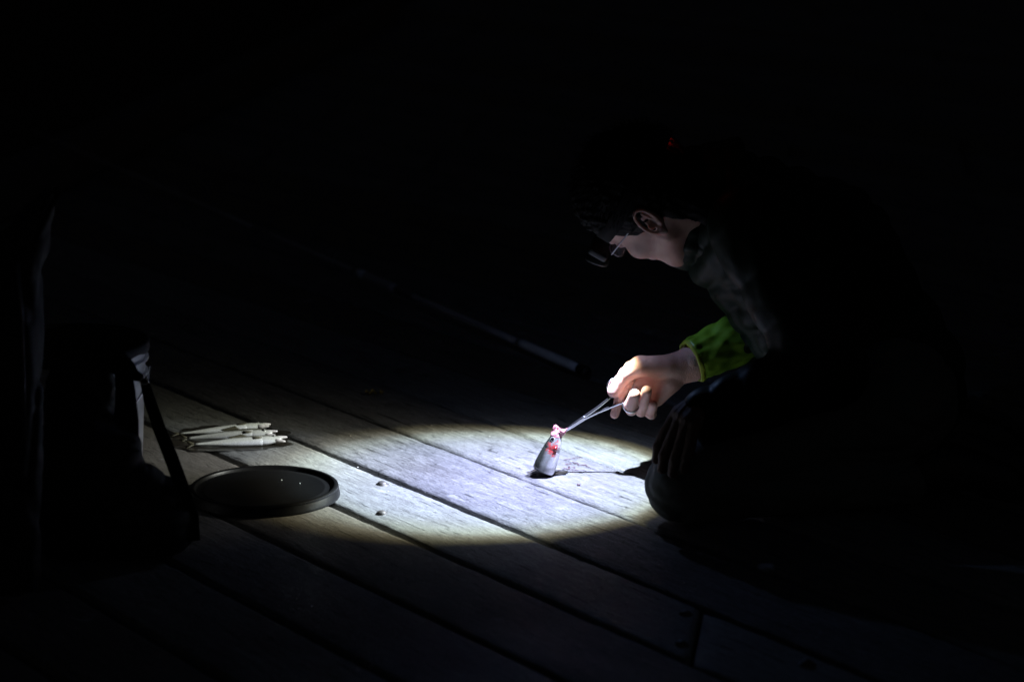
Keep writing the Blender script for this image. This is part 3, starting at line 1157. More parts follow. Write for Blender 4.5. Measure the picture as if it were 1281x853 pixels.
# directional gain added to the beam, evening out the pool toward the left
fwd = LR.transposed() @ Vector((-1.0, 0.0, 0.0))
df = lt.nodes.new('ShaderNodeVectorMath'); df.operation = 'DOT_PRODUCT'
df.inputs[1].default_value = fwd
lt.links.new(tc.outputs['Normal'], df.inputs[0])
gm = lt.nodes.new('ShaderNodeMapRange')
gm.inputs['From Min'].default_value = -0.15
gm.inputs['From Max'].default_value = 0.75
gm.inputs['To Min'].default_value = 0.84
gm.inputs['To Max'].default_value = 1.50
lt.links.new(df.outputs['Value'], gm.inputs['Value'])
cm = lramp([(0.0, (1, 1, 1)), (c_ * 1.03, (1, 1, 1)), (c_ * 1.10, (0, 0, 0))], dv.outputs[0])
mxg = lt.nodes.new('ShaderNodeMix'); mxg.data_type = 'FLOAT'
lt.links.new(cm.outputs[0], mxg.inputs['Factor'])
mxg.inputs['A'].default_value = 1.0
lt.links.new(gm.outputs['Result'], mxg.inputs['B'])
core = lt.nodes.new('ShaderNodeVectorMath'); core.operation = 'SCALE'
lt.links.new(rp.outputs[0], core.inputs[0])
lt.links.new(mxg.outputs['Result'], core.inputs['Scale'])
# soft extra lobe added to the beam to brighten the small fish
lobe = LR.transposed() @ (Vector((-0.45, 0.15, 0.0)) - LAMP_POS).normalized()
dt = lt.nodes.new('ShaderNodeVectorMath'); dt.operation = 'DOT_PRODUCT'
dt.inputs[1].default_value = lobe * LOBE_SIGN
lt.links.new(tc.outputs['Normal'], dt.inputs[0])
ac2 = lt.nodes.new('ShaderNodeMath'); ac2.operation = 'ARCCOSINE'
lt.links.new(dt.outputs['Value'], ac2.inputs[0])
dv2 = lt.nodes.new('ShaderNodeMath'); dv2.operation = 'DIVIDE'
dv2.inputs[1].default_value = math.pi / 2
lt.links.new(ac2.outputs[0], dv2.inputs[0])
rp2 = lramp([(0.0, (0.44, 0.46, 0.49)), (0.06, (0.41, 0.43, 0.45)), (0.12, (0.27, 0.28, 0.26)), (0.18, (0.115, 0.112, 0.084)), (0.25, (0.040, 0.037, 0.025)), (0.33, (0.016, 0.014, 0.009)), (0.46, (0, 0, 0))], dv2.outputs[0])
add_ = lt.nodes.new('ShaderNodeVectorMath'); add_.operation = 'ADD'
lt.links.new(core.outputs[0], add_.inputs[0]); lt.links.new(rp2.outputs[0], add_.inputs[1])
lt.links.new(add_.outputs[0], em.inputs['Color'])
em.inputs['Strength'].default_value = 1.0
lo_ = bpy.data.objects.new('headlamp_beam', ld)
C.objects.link(lo_)
lo_.parent = person
lo_.location = LAMP_POS + beam * 0.006 - person.location
lo_.rotation_euler = LR.to_euler()

# --- jacket
g = Grid((0.28, -0.42, 0.02), (0.98, 0.40, 0.76), 0.0056)
wr = -0.0014 * folds(g, 34, 4, (1, 1, 0.8)) - 0.0006 * folds(g, 80, 9) + 0.0012 * wnoise(g, 120, 3)
pf = 0.0085
D = g.cap(CH, MID, 0.128, 0.150, 0.014, 0.052)
D = smin(D, g.cap(MID, HIP, 0.150, 0.155, pf, 0.085, 0.4), 0.05)
D = smin(D, g.cap(SH_L, SH_R, 0.074, 0.074), 0.05)
D = smin(D, g.cap(P(973, 322, -0.07), P(1025, 415, -0.05), 0.105, 0.098, 0.014, 0.045, 0.2), 0.018)
Aj = smin(g.cap(SH_L, EL_L, 0.076, 0.066, 0.006, 0.085), g.cap(EL_L, WR_L + (WR_L - EL_L) * 0.02, 0.066, 0.046, 0.0055, 0.052, 0.3), 0.012)
D = smin(D, Aj, 0.016)
cuff_a, cuff_b = P(866, 452, 0.045), P(934, 418, 0.085)
Ar = smin(g.cap(SH_R, EL_R, 0.076, 0.066, pf, 0.055), g.cap(EL_R, cuff_b, 0.064, 0.048, pf, 0.050), 0.012)
D = smin(D, Ar, 0.016)
# opening at the neck
nk0, nk1 = P(845, 262, -0.012), P(900, 262, -0.008)
D = smax(D + wr, -g.cap(P(800, 262, -0.012), P(893, 262, -0.008), 0.085, 0.078), 0.012)
# open sleeve end round the left wrist
dl = (WR_L - EL_L).normalized()
D = smax(D, -g.cap(WR_L - dl * 0.012, WR_L + dl * 0.08, 0.031, 0.034), 0.006)
jv, jq = g.mesh(D)
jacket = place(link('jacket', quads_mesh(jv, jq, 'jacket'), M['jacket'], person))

# stand-up collar: padded tube round the neck, darkened lime lining on its rim
g = Grid((0.27, -0.16, 0.33), (0.46, 0.15, 0.66), 0.003)
ca, cb = np.array(P(849, 258, -0.012)), np.array(P(920, 262, -0.006))
dx = (cb - ca); Lc = np.linalg.norm(dx); dx /= Lc
rx, ry, rz = g.X - ca[0], g.Y - ca[1], g.Z - ca[2]
t = rx * dx[0] + ry * dx[1] + rz * dx[2]
qx, qy, qz = rx - t * dx[0], ry - t * dx[1], rz - t * dx[2]
rad = np.sqrt(qx ** 2 + (qy * 1.12) ** 2 + qz ** 2)
ang = np.arctan2(qz, qy)
rmid = 0.089 + 0.026 * np.clip(t / Lc, 0, 1) + 0.003 * np.sin(ang * 7 + 1) + 0.002 * np.sin(ang * 17)
tw = 0.0115 + 0.004 * np.abs(np.sin(math.pi * (t / 0.036 + 0.2))) ** 0.6
D = np.abs(rad - rmid) - tw
tt = t + 0.006 * np.sin(ang * 3 + 0.6)
D = smax(D, -tt, 0.006)
D = smax(D, t - Lc, 0.006)
kv, kq = g.mesh(D)
place(link('collar', quads_mesh(kv, kq, 'collar'), M['jacket'], person)).parent = jacket
# lining: thin ring just inside the rim
mb = MB()
exv = Vector(dx)
a1 = exv.cross(Vector((0, 1, 0))).normalized(); a2 = Vector((0, 1, 0))
n_ = 60
for i, (tl, rr) in enumerate(((0.0020, 0.1005), (-0.0035, 0.0950), (-0.0050, 0.0880), (-0.0030, 0.0790), (0.02, 0.0750), (0.045, 0.078), (0.02, 0.0735), (-0.0045, 0.0780), (-0.0070, 0.0880), (-0.0055, 0.0960))):
    for k in range(n_):
        a = 2 * math.pi * k / n_
        an = math.atan2(math.sin(a), math.cos(a))
        rj = rr + 0.003 * math.sin(an * 7 + 1) + 0.002 * math.sin(an * 17)
        p = Vector(ca) + exv * (tl - 0.006 * math.sin(an * 3 + 0.6)) + a2 * math.cos(a) * rj / 1.12 + Vector((0, 0, 1)) * math.sin(a) * rj
        mb.v.append(p)
for i in range(9):
    for k in range(n_):
        l = (k + 1) % n_
        mb.f.append((i * n_ + k, i * n_ + l, (i + 1) * n_ + l, (i + 1) * n_ + k))
M['collar_green'] = plain('lime_lining_dimmed', (0.050, 0.105, 0.010), 0.55, bump=0.3, bscale=120)  # the cuff lining's green, darkened so the collar rim looks dimmer
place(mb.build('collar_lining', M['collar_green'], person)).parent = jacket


# turned-back lime cuff on the lit arm, and its bright hem
def sleeve_ring(name, mat, a, b, prof, parent, wrinkle, n=96, seed=0.0, sub=1):
    a = Vector(a); b = Vector(b)
    d = (b - a).normalized()
    u1 = d.cross(Vector((0, 1, 0))).normalized()
    u2 = d.cross(u1)
    mb = MB()
    rows = []
    for i in range(len(prof) - 1):
        for s_ in range(sub):
            f = s_ / sub
            rows.append((prof[i][0] * (1 - f) + prof[i + 1][0] * f, prof[i][1] * (1 - f) + prof[i + 1][1] * f))
    rows.append(prof[-1])
    for (tl, rr) in rows:
        for k in range(n):
            an = 2 * math.pi * k / n
            q = Vector((math.cos(an) * 2.6, math.sin(an) * 2.6, tl * 45 + seed))
            q2 = Vector((math.cos(an) * 1.6 + seed, math.sin(an) * 1.6 + tl * 26, tl * 15))
            w_ = wrinkle * (mnoise.noise(q) * 0.9 + (1 - 2 * abs(mnoise.noise(q2))) * 0.8 - 0.5)
            r2 = rr + w_
            mb.v.append(a + d * (tl + 0.35 * w_) + u1 * math.cos(an) * r2 * 1.04 + u2 * math.sin(an) * r2)
    m_ = len(rows)
    for i in range(m_ - 1):
        for k in range(n):
            l = (k + 1) % n
            mb.f.append((i * n + k, i * n + l, (i + 1) * n + l, (i + 1) * n + k))
    o = place(mb.build(name, mat, person))
    o.parent = parent
    return o


Lcf = (cuff_b - cuff_a).length
sleeve_ring('cuff', M['lining'], cuff_a, cuff_b,
            [(0.002, 0.0335), (0.0005, 0.0365), (0.004, 0.0385), (Lcf * 0.5, 0.0415), (Lcf, 0.0440), (Lcf + 0.02, 0.043), (Lcf + 0.02, 0.037)],
            jacket, 0.0062, seed=2.3, sub=9)
sleeve_ring('cuff_hem', M['hem'], cuff_a, cuff_b,
            [(0.006, 0.033), (-0.0025, 0.0335), (-0.0035, 0.0370), (0.0015, 0.0395), (0.0050, 0.0388)],
            jacket, 0.003, seed=2.3, sub=2)
wd = (EL_L - WR_L)
sleeve_ring('cuff', M['jacket'], WR_L - wd.normalized() * 0.004, EL_L,
            [(0.004, 0.0285), (-0.002, 0.031), (0.000, 0.0350), (0.018, 0.0390), (0.03, 0.040)], jacket, 0.003, seed=7.0, sub=3)

# --- trousers
g = Grid((0.20, -0.38, 0.0), (1.02, 0.24, 0.40), 0.0050)
wr = -0.0030 * folds(g, 45, 14, (0.5, 1, 1.5)) - 0.0014 * folds(g, 95, 15, (0.6, 1, 1.6))
D = g.cap(HIP_L, HIP_R, 0.125, 0.125)
for h_, k_, a_ in ((HIP_L, KN_L, AN_L), (HIP_R, KN_R, AN_R)):
    D = smin(D, g.cap(h_, k_ + Vector((0.02, 0, 0.018)), 0.100, 0.066), 0.04)
    D = smin(D, g.ell(k_ + Vector((0, 0, 0.0)), (0.071, 0.066, 0.066)), 0.02)
    D = smin(D, g.cap(k_ + Vector((0.01, 0, -0.004)), a_ + Vector((-0.03, 0, -0.002)), 0.061, 0.050), 0.012)
D = smax(D + wr, 0.0025 - g.Z, 0.008)
tv, tq = g.mesh(D)
trousers = place(link('trousers', quads_mesh(tv, tq, 'trousers'), M['trousers'], person))

# --- shoes, soles up behind the heels, toes on the boards
for an, tx in ((AN_L, 0.0), (AN_R, 0.0)):
    g = Grid((an.x - 0.08, an.y - 0.07, 0.0), (an.x + 0.24, an.y + 0.07, 0.16), 0.0032)
    D = g.cap((an.x - 0.02, an.y, 0.062), (an.x + 0.035, an.y, 0.075), 0.043, 0.042)
    D = smin(D, g.cap((an.x + 0.03, an.y, 0.082), (an.x + 0.135, an.y, 0.060), 0.040, 0.036), 0.03)
    D = smin(D, g.cap((an.x + 0.13, an.y, 0.058), (an.x + 0.165, an.y, 0.038), 0.040, 0.030), 0.02)
    D = smax(D, 0.004 - g.Z, 0.006)
    sv, sq_ = g.mesh(D)
    sh = place(link('shoe', quads_mesh(sv, sq_, 'shoe'), M['shoe'], person))
    mb = MB()
    pts = [(an.x + 0.02, an.y, 0.128), (an.x + 0.06, an.y, 0.126), (an.x + 0.11, an.y, 0.108), (an.x + 0.155, an.y, 0.086), (an.x + 0.192, an.y, 0.055), (an.x + 0.200, an.y, 0.030)]
    mb.tube(pts, [0.030, 0.034, 0.036, 0.042, 0.036, 0.022], n=14, flat=0.28, up=(0.3, 0, 1))
    so = place(mb.build('sole', M['sole'], person))
    so.parent = sh

# ------------------------------------------------------------------ forceps
FY = yR
tip = P(703.5, 540, FY - 0.002)
piv = P(731, 522.5, FY - 0.002)
forceps = empty('forceps', tip, 'thin steel forceps gripping the upright fish by its mouth', 'forceps')
bk = lambda x, y, d: P(x, y, FY + d / 690.0)
mb = MB()
mb.tube([bk(703, 540.5, 0), bk(716, 531.5, 0), bk(731, 521.5, 0), bk(748, 509.5, -1), bk(763, 497.5, -2), bk(767, 492.5, -2)],
        [0.0016, 0.0025, 0.0031, 0.0026, 0.0023, 0.0021], n=10, flat=0.75, up=(0, 1, 0))
ring = [(773, 483)]
mb.tube([bk(770 + 9.8 * math.cos(a), 483.5 + 9.8 * math.sin(a), -1 + 3.0 * math.cos(a)) for a in np.linspace(0, 2 * math.pi, 25)[:-1]], 0.0020, n=8, closed=True)
place_to(mb.build('shank', M['steel'], forceps), forceps)
mb = MB()
mb.tube([bk(703.4, 541.5, 0.8), bk(716, 533.5, 0.8), bk(731, 523.5, 0.8), bk(748, 515.5, 0.5), bk(766, 508.5, -4), bk(776, 504.5, -9), bk(780.5, 505, -12)],
        [0.0016, 0.0025, 0.0031, 0.0026, 0.0024, 0.0022, 0.0021], n=10, flat=0.75, up=(0, 1, 0))
mb.tube([bk(789.5 + 9.6 * math.cos(a), 507.0 + 8.6 * math.sin(a), -12 - 4.0 * math.sin(a)) for a in np.linspace(0, 2 * math.pi, 25)[:-1]], 0.0020, n=8, closed=True)
place_to(mb.build('shank', M['steel'], forceps), forceps)
mb = MB()
Rx = Matrix.Rotation(math.pi / 2, 3, 'X')
mb.lathe([(0.0001, 0.0034), (0.0022, 0.0032), (0.0028, 0.0024), (0.0028, -0.0024), (0.0001, -0.003)], piv, 14, Rx)
place_to(mb.build('pivot_screw', M['steel'], forceps), forceps)


# ------------------------------------------------------------------ fish
def loft(secs, n=20):
    """secs: (x, z centre, half width y, half height z)"""
    mb = MB()
    for (x, zc, wy, hz) in secs:
        for k in range(n):
            a = 2 * math.pi * k / n
            mb.v.append(Vector((x, wy * math.cos(a), zc + hz * math.sin(a))))
    for i in range(len(secs) - 1):
        for k in range(n):
            l = (k + 1) % n
            mb.f.append((i * n + k, i * n + l, (i + 1) * n + l, (i + 1) * n + k))
    mb.f.append(tuple(range(n)))
    mb.f.append(tuple((len(secs) - 1) * n + k for k in range(n)))
    return mb


def fin(mb, root_a, root_b, tip_a, tip_b, th=0.0005, nr=7, side=(0, 1, 0)):
    ra, rb, ta, tb = map(Vector, (root_a, root_b, tip_a, tip_b))
    sd = Vector(side)
    b = len(mb.v)
    for k in range(nr):
        f = k / (nr - 1)
        r, t_ = ra.lerp(rb, f), ta.lerp(tb, f)
        mid = r.lerp(t_, 0.5)
        w_ = th * (1.5 if k % 2 else 0.8)
        for q, s_ in ((r, 1.6), (mid, 1.0), (t_ + (mid - t_) * (0.10 if k % 2 else 0.0), 0.5)):
            mb.v.append(q + sd * w_ * s_); mb.v.append(q - sd * w_ * s_)
    for k in range(nr - 1):
        a, c = b + 6 * k, b + 6 * (k + 1)
        for i in (0, 2):
            mb.f.append((a + i, a + i + 2, c + i + 2, c + i))
            mb.f.append((a + i + 1, c + i + 1, c + i + 3, a + i + 3))
        mb.f.append((a + 4, a + 5, c + 5, c + 4))
        mb.f.append((a, c, c + 1, a + 1))
    a = b; c = b + 6 * (nr - 1)
    mb.f += [(a, a + 1, a + 3, a + 2), (a + 2, a + 3, a + 5, a + 4), (c, c + 2, c + 3, c + 1), (c + 2, c + 4, c + 5, c + 3)]


def small_fish(name, label, L=0.178, bend=0.0, gape=0.010, hgt=1.0):
    root = empty(name, (0, 0, 0), label, 'fish', 'small silver fish laid side by side')
    def B(x):
        return bend * (x / L) ** 2
    S_ = [(-0.50, 0.0008, 0.0024), (-0.44, 0.0014, 0.0027), (-0.36, 0.0024, 0.0038), (-0.25, 0.0042, 0.0062), (-0.12, 0.0062, 0.0090),
          (0.0, 0.0076, 0.0110), (0.12, 0.0083, 0.0120), (0.20, 0.0083, 0.0119), (0.27, 0.0079, 0.0110)]
    secs = [(x * L, B(x * L), wy, hz * hgt) for x, wy, hz in S_]
    mb = loft(secs)
    bd = mb.build('trunk', M['fish'], root)
    # head a touch proud of the trunk so that the gill cover has its edge
    mb = loft([(x * L, B(x * L) + dz, wy, hz * hgt) for x, dz, wy, hz in ((0.235, 0, 0.0080, 0.0112), (0.242, 0, 0.00815, 0.01150), (0.29, 0, 0.0080, 0.0110), (0.34, 0.0, 0.0070, 0.0092), (0.385, 0.0003, 0.0058, 0.0072), (0.42, 0.0006, 0.0044, 0.0052), (0.445, 0.0008, 0.0028, 0.0032))])
    hd = mb.build('head', M['fish'], root)
    mb = loft([(x * L, B(x * L) + dz, wy, hz) for x, dz, wy, hz in ((0.37, 0.0026, 0.0054, 0.0046), (0.42, 0.0034, 0.0042, 0.0032), (0.465, 0.0040, 0.0030, 0.0021), (0.500, 0.0040, 0.0014, 0.0010))], 12)
    mb.build('jaw', M['fish_pale'], hd)
    mb = loft([(x * L, B(x * L) + dz, wy, hz) for x, dz, wy, hz in ((0.36, -0.0028, 0.0054, 0.0046), (0.41, -0.0032 - gape * 0.15, 0.0042, 0.0032), (0.450, -0.0034 - gape * 0.4, 0.0030, 0.0021), (0.480, -0.0030 - gape * 0.6, 0.0014, 0.0010))], 12)
    mb.build('jaw', M['fish_pale'], hd)
    mb = MB()
    mb.lathe([(0.0001, -0.0045), (0.0032, -0.003), (0.0040, 0.0), (0.0032, 0.003), (0.0001, 0.0045)], (0.40 * L, B(0.4 * L), 0.0), 12)
    mb.build('mouth_lining', M['fish_mouth'], hd)
    for s in (1, -1):
        Rl = Matrix.Rotation(-s * math.pi / 2, 3, 'X')
        mb = MB()
        mb.lathe([(0.0001, 0.0022), (0.0020, 0.0018), (0.0036, 0.0008), (0.0044, -0.001)], (0.355 * L, s * 0.0056, B(0.34 * L) + 0.0028), 16, Rl)
        ey = mb.build('eye', M['fish_eye'], hd)
        mb = MB()
        mb.lathe([(0.0001, 0.0028), (0.0014, 0.0026), (0.0021, 0.0016)], (0.355 * L, s * 0.0056, B(0.34 * L) + 0.0028), 12, Rl)
        mb.build('pupil', M['pupil'], root)
        mb = MB()
        fin(mb, (0.235 * L, s * 0.0083, 0.000), (0.23 * L, s * 0.0081, -0.003), (0.13 * L, s * 0.0098, 0.0008), (0.15 * L, s * 0.0092, -0.005), 0.0004, 6)
        mb.build('pectoral_fin', M['fin'], root)
    mb = MB()
    fin(mb, (-0.49 * L, 0, B(-.5 * L) + 0.0026), (-0.49 * L, 0, B(-.5 * L) + 0.0002), (-0.60 * L, 0, B(-.5 * L) + 0.015), (-0.535 * L, 0, B(-.5 * L) + 0.001), 0.0004, 7)
    fin(mb, (-0.49 * L, 0, B(-.5 * L) - 0.0002), (-0.49 * L, 0, B(-.5 * L) - 0.0026), (-0.535 * L, 0, B(-.5 * L) - 0.001), (-0.60 * L, 0, B(-.5 * L) - 0.015), 0.0004, 7)
    mb.build('tail_fin', M['fin'], root)
    mb = MB()
    fin(mb, (0.08 * L, 0, B(.05 * L) + 0.0140 * hgt), (-0.10 * L, 0, B(-.1 * L) + 0.0112 * hgt), (0.02 * L, 0, 0.0215), (-0.14 * L, 0, 0.0145), 0.0004, 9)
    mb.build('dorsal_fin', M['fin'], root)
    return root


def place_fish(root, tail_px, head_px, z0, roll, y_extra=0.0):
    a = P(*tail_px, z=z0[0]); b = P(*head_px, z=z0[1])
    d = (b - a)
    c = (a + b) / 2
    x = d.normalized()
    up = Vector((0, 0, 1))
    side = up.cross(x).normalized()
    up2 = x.cross(side)
    # dorsal side rolled away from the camera
    zz = up2 * math.cos(roll) + side * math.sin(roll)
    yy = zz.cross(x)
    Mx = Matrix([x, yy, zz]).transposed().to_4x4()
    Mx.translation = c
    root.matrix_world = Mx


f1 = small_fish('fish', 'silver fish nearest the black lid in the row of three, pale belly and open mouth', bend=0.004, gape=0.009)
place_fish(f1, (247, 555.5), (354, 549.0), (0.008, 0.014), math.radians(64))
f2 = small_fish('fish', 'silver fish lying between two others beside the black lid, round eye glinting', bend=-0.006, gape=0.004)
place_fish(f2, (232, 547.5), (348, 540.5), (0.008, 0.024), math.radians(52))
f3 = small_fish('fish', 'thin silver fish farthest from the black lid in the row of three', bend=0.009, gape=0.003, hgt=0.85)
place_fish(f3, (230, 542), (332, 532.5), (0.008, 0.018), math.radians(84))

# the fish held upright: its own x axis runs from the cut end to the mouth
L = 0.083
held = empty('held_fish', (0, 0, 0), 'bloodied silver fish held nose-up in the forceps in the middle of the light', 'fish')
mb = loft([(x, zc, wy, hz) for x, zc, wy, hz in ((-0.0015, 0, 0.0185, 0.0205), (0.002, 0, 0.0202, 0.0226), (0.014, 0, 0.0200, 0.0220), (0.028, 0, 0.0184, 0.0200), (0.040, 0, 0.0166, 0.0178), (0.048, 0, 0.0150, 0.0160))], 28)
mb.build('trunk', M['fish_held'], held)
mb = loft([(x, zc, wy, hz) for x, zc, wy, hz in ((0.0415, 0, 0.0158, 0.0170), (0.0430, 0, 0.0163, 0.01745), (0.052, 0, 0.0148, 0.0156), (0.061, 0, 0.0124, 0.0128), (0.068, 0.001, 0.0104, 0.0104), (0.073, 0.0015, 0.0088, 0.0088))], 28)
hd = mb.build('head', M['fish_held'], held)
for s in (1, -1):
    Rl = Matrix.Rotation(-s * math.pi / 2, 3, 'X') @ Matrix.Rotation(math.radians(18), 3, 'Y')
    mb = MB()
    c0 = Vector((0.0615, s * 0.0116, 0.0035))
    mb.lathe([(0.0001, 0.0022), (0.0026, 0.0018), (0.0040, 0.0010), (0.0050, -0.0015)], c0, 18, Rl)
    mb.build('eye', M['fish_eye'], hd)
    mb = MB()
    mb.lathe([(0.0001, 0.0030), (0.0020, 0.0027), (0.0033, 0.0016)], c0, 14, Rl)
    mb.build('pupil', M['pupil'], hd)
# torn gill flesh under the gill cover, on both cheeks
for s in (1, -1):
    g = Grid((0.034, -0.026, -0.020), (0.058, 0.026, 0.010), 0.0008)
    D = g.cap((0.0550, s * 0.0098, -0.0088), (0.0470, s * 0.0122, -0.0095), 0.0014, 0.0022)
    D = smin(D, g.cap((0.0470, s * 0.0122, -0.0095), (0.0365, s * 0.0150, -0.0085), 0.0022, 0.0008), 0.002)
    D = smin(D, g.cap((0.0465, s * 0.0130, -0.0080), (0.0435, s * 0.0155, -0.0010), 0.0016, 0.0007), 0.002)
    D = D + 0.0009 * wnoise(g, 480, 81 + s) + 0.0004 * wnoise(g, 1000, 85 + s)
    v_, q_ = g.mesh(D)
    link('gill', quads_mesh(v_, q_, 'gill'), M['gill'], hd)
# torn-open mouth: lumps of pink flesh round the gape
g = Grid((0.064, -0.014, -0.017), (0.090, 0.014, 0.019), 0.0007)
D = g.cap((0.068, 0, 0.002), (0.0745, 0, 0.002), 0.0088, 0.0076)
D = smin(D, g.ell((0.0800, -0.0010, 0.0070), (0.0042, 0.0050, 0.0042)), 0.003)
D = smin(D, g.ell((0.0770, 0.001, -0.0058), (0.0052, 0.0050, 0.0042)), 0.003)
D = smin(D, g.cap((0.0770, -0.004, 0.003), (0.0790, -0.005, -0.003), 0.0026, 0.0020), 0.002)
D = smax(D, -g.ell((0.0815, -0.0015, 0.0005), (0.0060, 0.0038, 0.0032)), 0.0015)
D = D + 0.0007 * wnoise(g, 420, 77) + 0.0004 * wnoise(g, 900, 78)
v_, q_ = g.mesh(D)
v_ = (v_ - np.array([0.069, 0, 0.002])) * np.array([1.15, 1.3, 1.3]) + np.array([0.069, 0, 0.002])
link('mouth', quads_mesh(v_, q_, 'mouth'), M['fish_mouth'], hd)
mb = MB()
mb.lathe([(0.0001, 0.001), (0.008, 0.0015), (0.016, 0.0005), (0.0195, 0.0)], (0, 0, 0), 26, Matrix.Rotation(-math.pi / 2, 3, 'Y'))
for v_ in mb.v:
    v_.x = -0.0022 - abs(v_.x)
mb.build('cut_end', M['fish_cut'], held)
A = P(679.5, 588.5, 0.030); B = P(700.5, 536, 0.038)
x = (B - A).normalized()
yy = Vector((-0.30, -0.95, 0.10)); yy = (yy - x * yy.dot(x)).normalized() * -1
zz = x.cross(yy)
# dorsal side (local +z) must face left in the picture
if zz.x > 0:
    yy = -yy; zz = x.cross(yy)
Mx = Matrix([x, yy * 0.92, zz * 0.92]).transposed().to_4x4()
Mx.translation = A
held.matrix_world = Mx

# ------------------------------------------------------------------ black bucket lid
c = P(331, 620, z=0)
lid = empty('bucket_lid', c, 'round glossy black bucket lid lying flat on the boards', 'lid')
mb = MB()
r = 0.1315
mb.lathe([(0.0001, 0.0150), (r * 0.45, 0.0150), (r * 0.78, 0.0152), (r * 0.80, 0.0165), (r * 0.82, 0.0166), (r * 0.84, 0.0152), (r - 0.013, 0.0150), (r - 0.0105, 0.0165),
          (r - 0.0095, 0.0215), (r - 0.0075, 0.0235), (r - 0.0035, 0.0235), (r - 0.0012, 0.0215), (r - 0.0010, 0.0170), (r, 0.0160), (r + 0.0005, 0.0060), (r + 0.0018, 0.0045), (r + 0.0018, 0.0005), (r - 0.002, 0.0005), (r - 0.003, 0.012)], n=120)
for v_ in mb.v:
    v_.z *= 0.85
autosmooth(mb.build('disc', M['black_plastic'], lid), 50)
mb = MB()
random.seed(3)
for (px, py) in ((273, 587), (277, 592), (375, 603), (352, 599)):
    q = P(px, py, z=0.0152) - c
    q.z = 0.0130
    rr = random.uniform(0.0012, 0.0024)
    mb.lathe([(0.0001, rr * 0.8), (rr * 0.6, rr * 0.65), (rr, 0.0)], q, 10)
m_, t_, b_ = new_mat('glint_drops')
b_.inputs['Base Color'].default_value = (0.85, 0.88, 0.9, 1)
b_.inputs['Roughness'].default_value = 0.03
b_.inputs['IOR'].default_value = 1.33
b_.inputs['Transmission Weight'].default_value = 0.6
o = mb.build('glint_drops', m_, lid)  # clear beads added to make the glints on the lid
o['kind'] = 'stuff'

# ------------------------------------------------------------------ white bucket
c = P(93, 656, z=0)
c.y = -0.27
bucket = empty('bucket', (c.x, c.y, 0), 'white plastic bucket standing behind the black bag', 'bucket')
rt, rb_, hb = 0.1305, 0.112, 0.318
mb = MB()
prof = [(0.0001, 0.001), (rb_, 0.001), (rb_ + 0.001, 0.004)]
for f in np.linspace(0.05, 0.78, 8):
    prof.append((rb_ + (rt - rb_) * f, hb * f))
for zz_ in (0.265, 0.290):
    r0 = rb_ + (rt - rb_) * zz_ / hb
    prof += [(r0, zz_ - 0.003), (r0 + 0.006, zz_ - 0.002), (r0 + 0.006, zz_ + 0.001), (r0 + 0.0005, zz_ + 0.002)]
prof += [(rt, hb - 0.006), (rt + 0.004, hb - 0.005), (rt + 0.005, hb), (rt - 0.001, hb + 0.001), (rt - 0.003, hb - 0.005), (rb_ - 0.002, 0.006), (0.0001, 0.005)]
mb.lathe(prof, n=80)
autosmooth(mb.build('shell', M['white_plastic'], bucket), 40)
mb = MB()
pts = []
for k in range(25):
    a = math.pi * k / 24
    pts.append(((rt + 0.008) * math.cos(a), -(rt + 0.004) * math.sin(a) * 0.98, 0.275 - 0.095 * math.sin(a)))
mb.tube(pts, 0.0020, n=6)
mb.build('handle', M['steel'], bucket)

mb = MB()
mb.lathe([(rt + 0.0065, hb - 0.012), (rt + 0.0062, hb + 0.001), (rt + 0.003, hb + 0.0028), (rt - 0.002, hb + 0.0025), (rt - 0.0045, hb - 0.003), (rt - 0.009, 0.24), (rb_ - 0.004, 0.008)], n=80)
random.seed(8)
for v_ in mb.v:
    q_ = mnoise.noise(Vector((v_.x * 40, v_.y * 40, v_.z * 22)))
    v_.z += 0.004 * q_ if v_.z < hb else 0.0
    if v_.z < hb - 0.004 and v_.xy.length > rt + 0.004:
        v_.z -= 0.010 * abs(mnoise.noise(Vector((v_.x * 9, v_.y * 9, 3.0))))
mb.build('added_dark_liner', M['black_nylon'], bucket)  # black sheet added to darken the bucket's rim and inside
mb = MB()
mb.lathe([(0.0001, 0.262), (rb_ + (rt - rb_) * 0.82 - 0.004, 0.262), (rb_ + (rt - rb_) * 0.82 - 0.005, 0.255)], n=48)
mb.build('added_dark_fill', M['water'], bucket)  # dark surface added so the bucket's inside stays black

# ------------------------------------------------------------------ black bag in front of the bucket
BY = -0.43
bb = P(140, 690, z=0); bb.y = BY
bag = empty('bag', (bb.x, bb.y, 0), 'slumped black nylon bag with hanging straps in front of the white bucket', 'bag')
K = lambda px, py, dy=0.0: P(px, py, BY + dy) - Vector((bb.x, bb.y, 0))
g = Grid((-0.20, -0.14, 0.0), (0.19, 0.15, 0.38), 0.0045)
D = g.cap(K(100, 486), K(104, 600), 0.052, 0.072)
D = smin(D, g.cap(K(100, 600), K(185, 640), 0.080, 0.060), 0.05)
D = smin(D, g.cap(K(95, 650), K(205, 655), 0.070, 0.045), 0.05)
D = smin(D, g.cap(K(152, 560, -0.02), K(160, 640, -0.02), 0.026, 0.050), 0.03)
D = D - 0.0055 * folds(g, 38, 24, (1.2, 1, 0.8)) - 0.002 * folds(g, 85, 25)
D = smax(D, 0.003 - g.Z, 0.012)
v_, q_ = g.mesh(D)
link('sack', quads_mesh(v_, q_, 'sack'), M['black_nylon'], bag)
mb = MB()
mb.tube([K(78, 476), K(96, 457), K(124, 448), K(145, 451), K(160, 463), K(170, 470), K(178, 473, -.005)], [0.020, 0.024, 0.024, 0.022, 0.016, 0.009, 0.006], n=12, flat=0.5, up=(0, 1, 0))
mb.build('handle', M['black_webbing'], bag)
mb = MB()
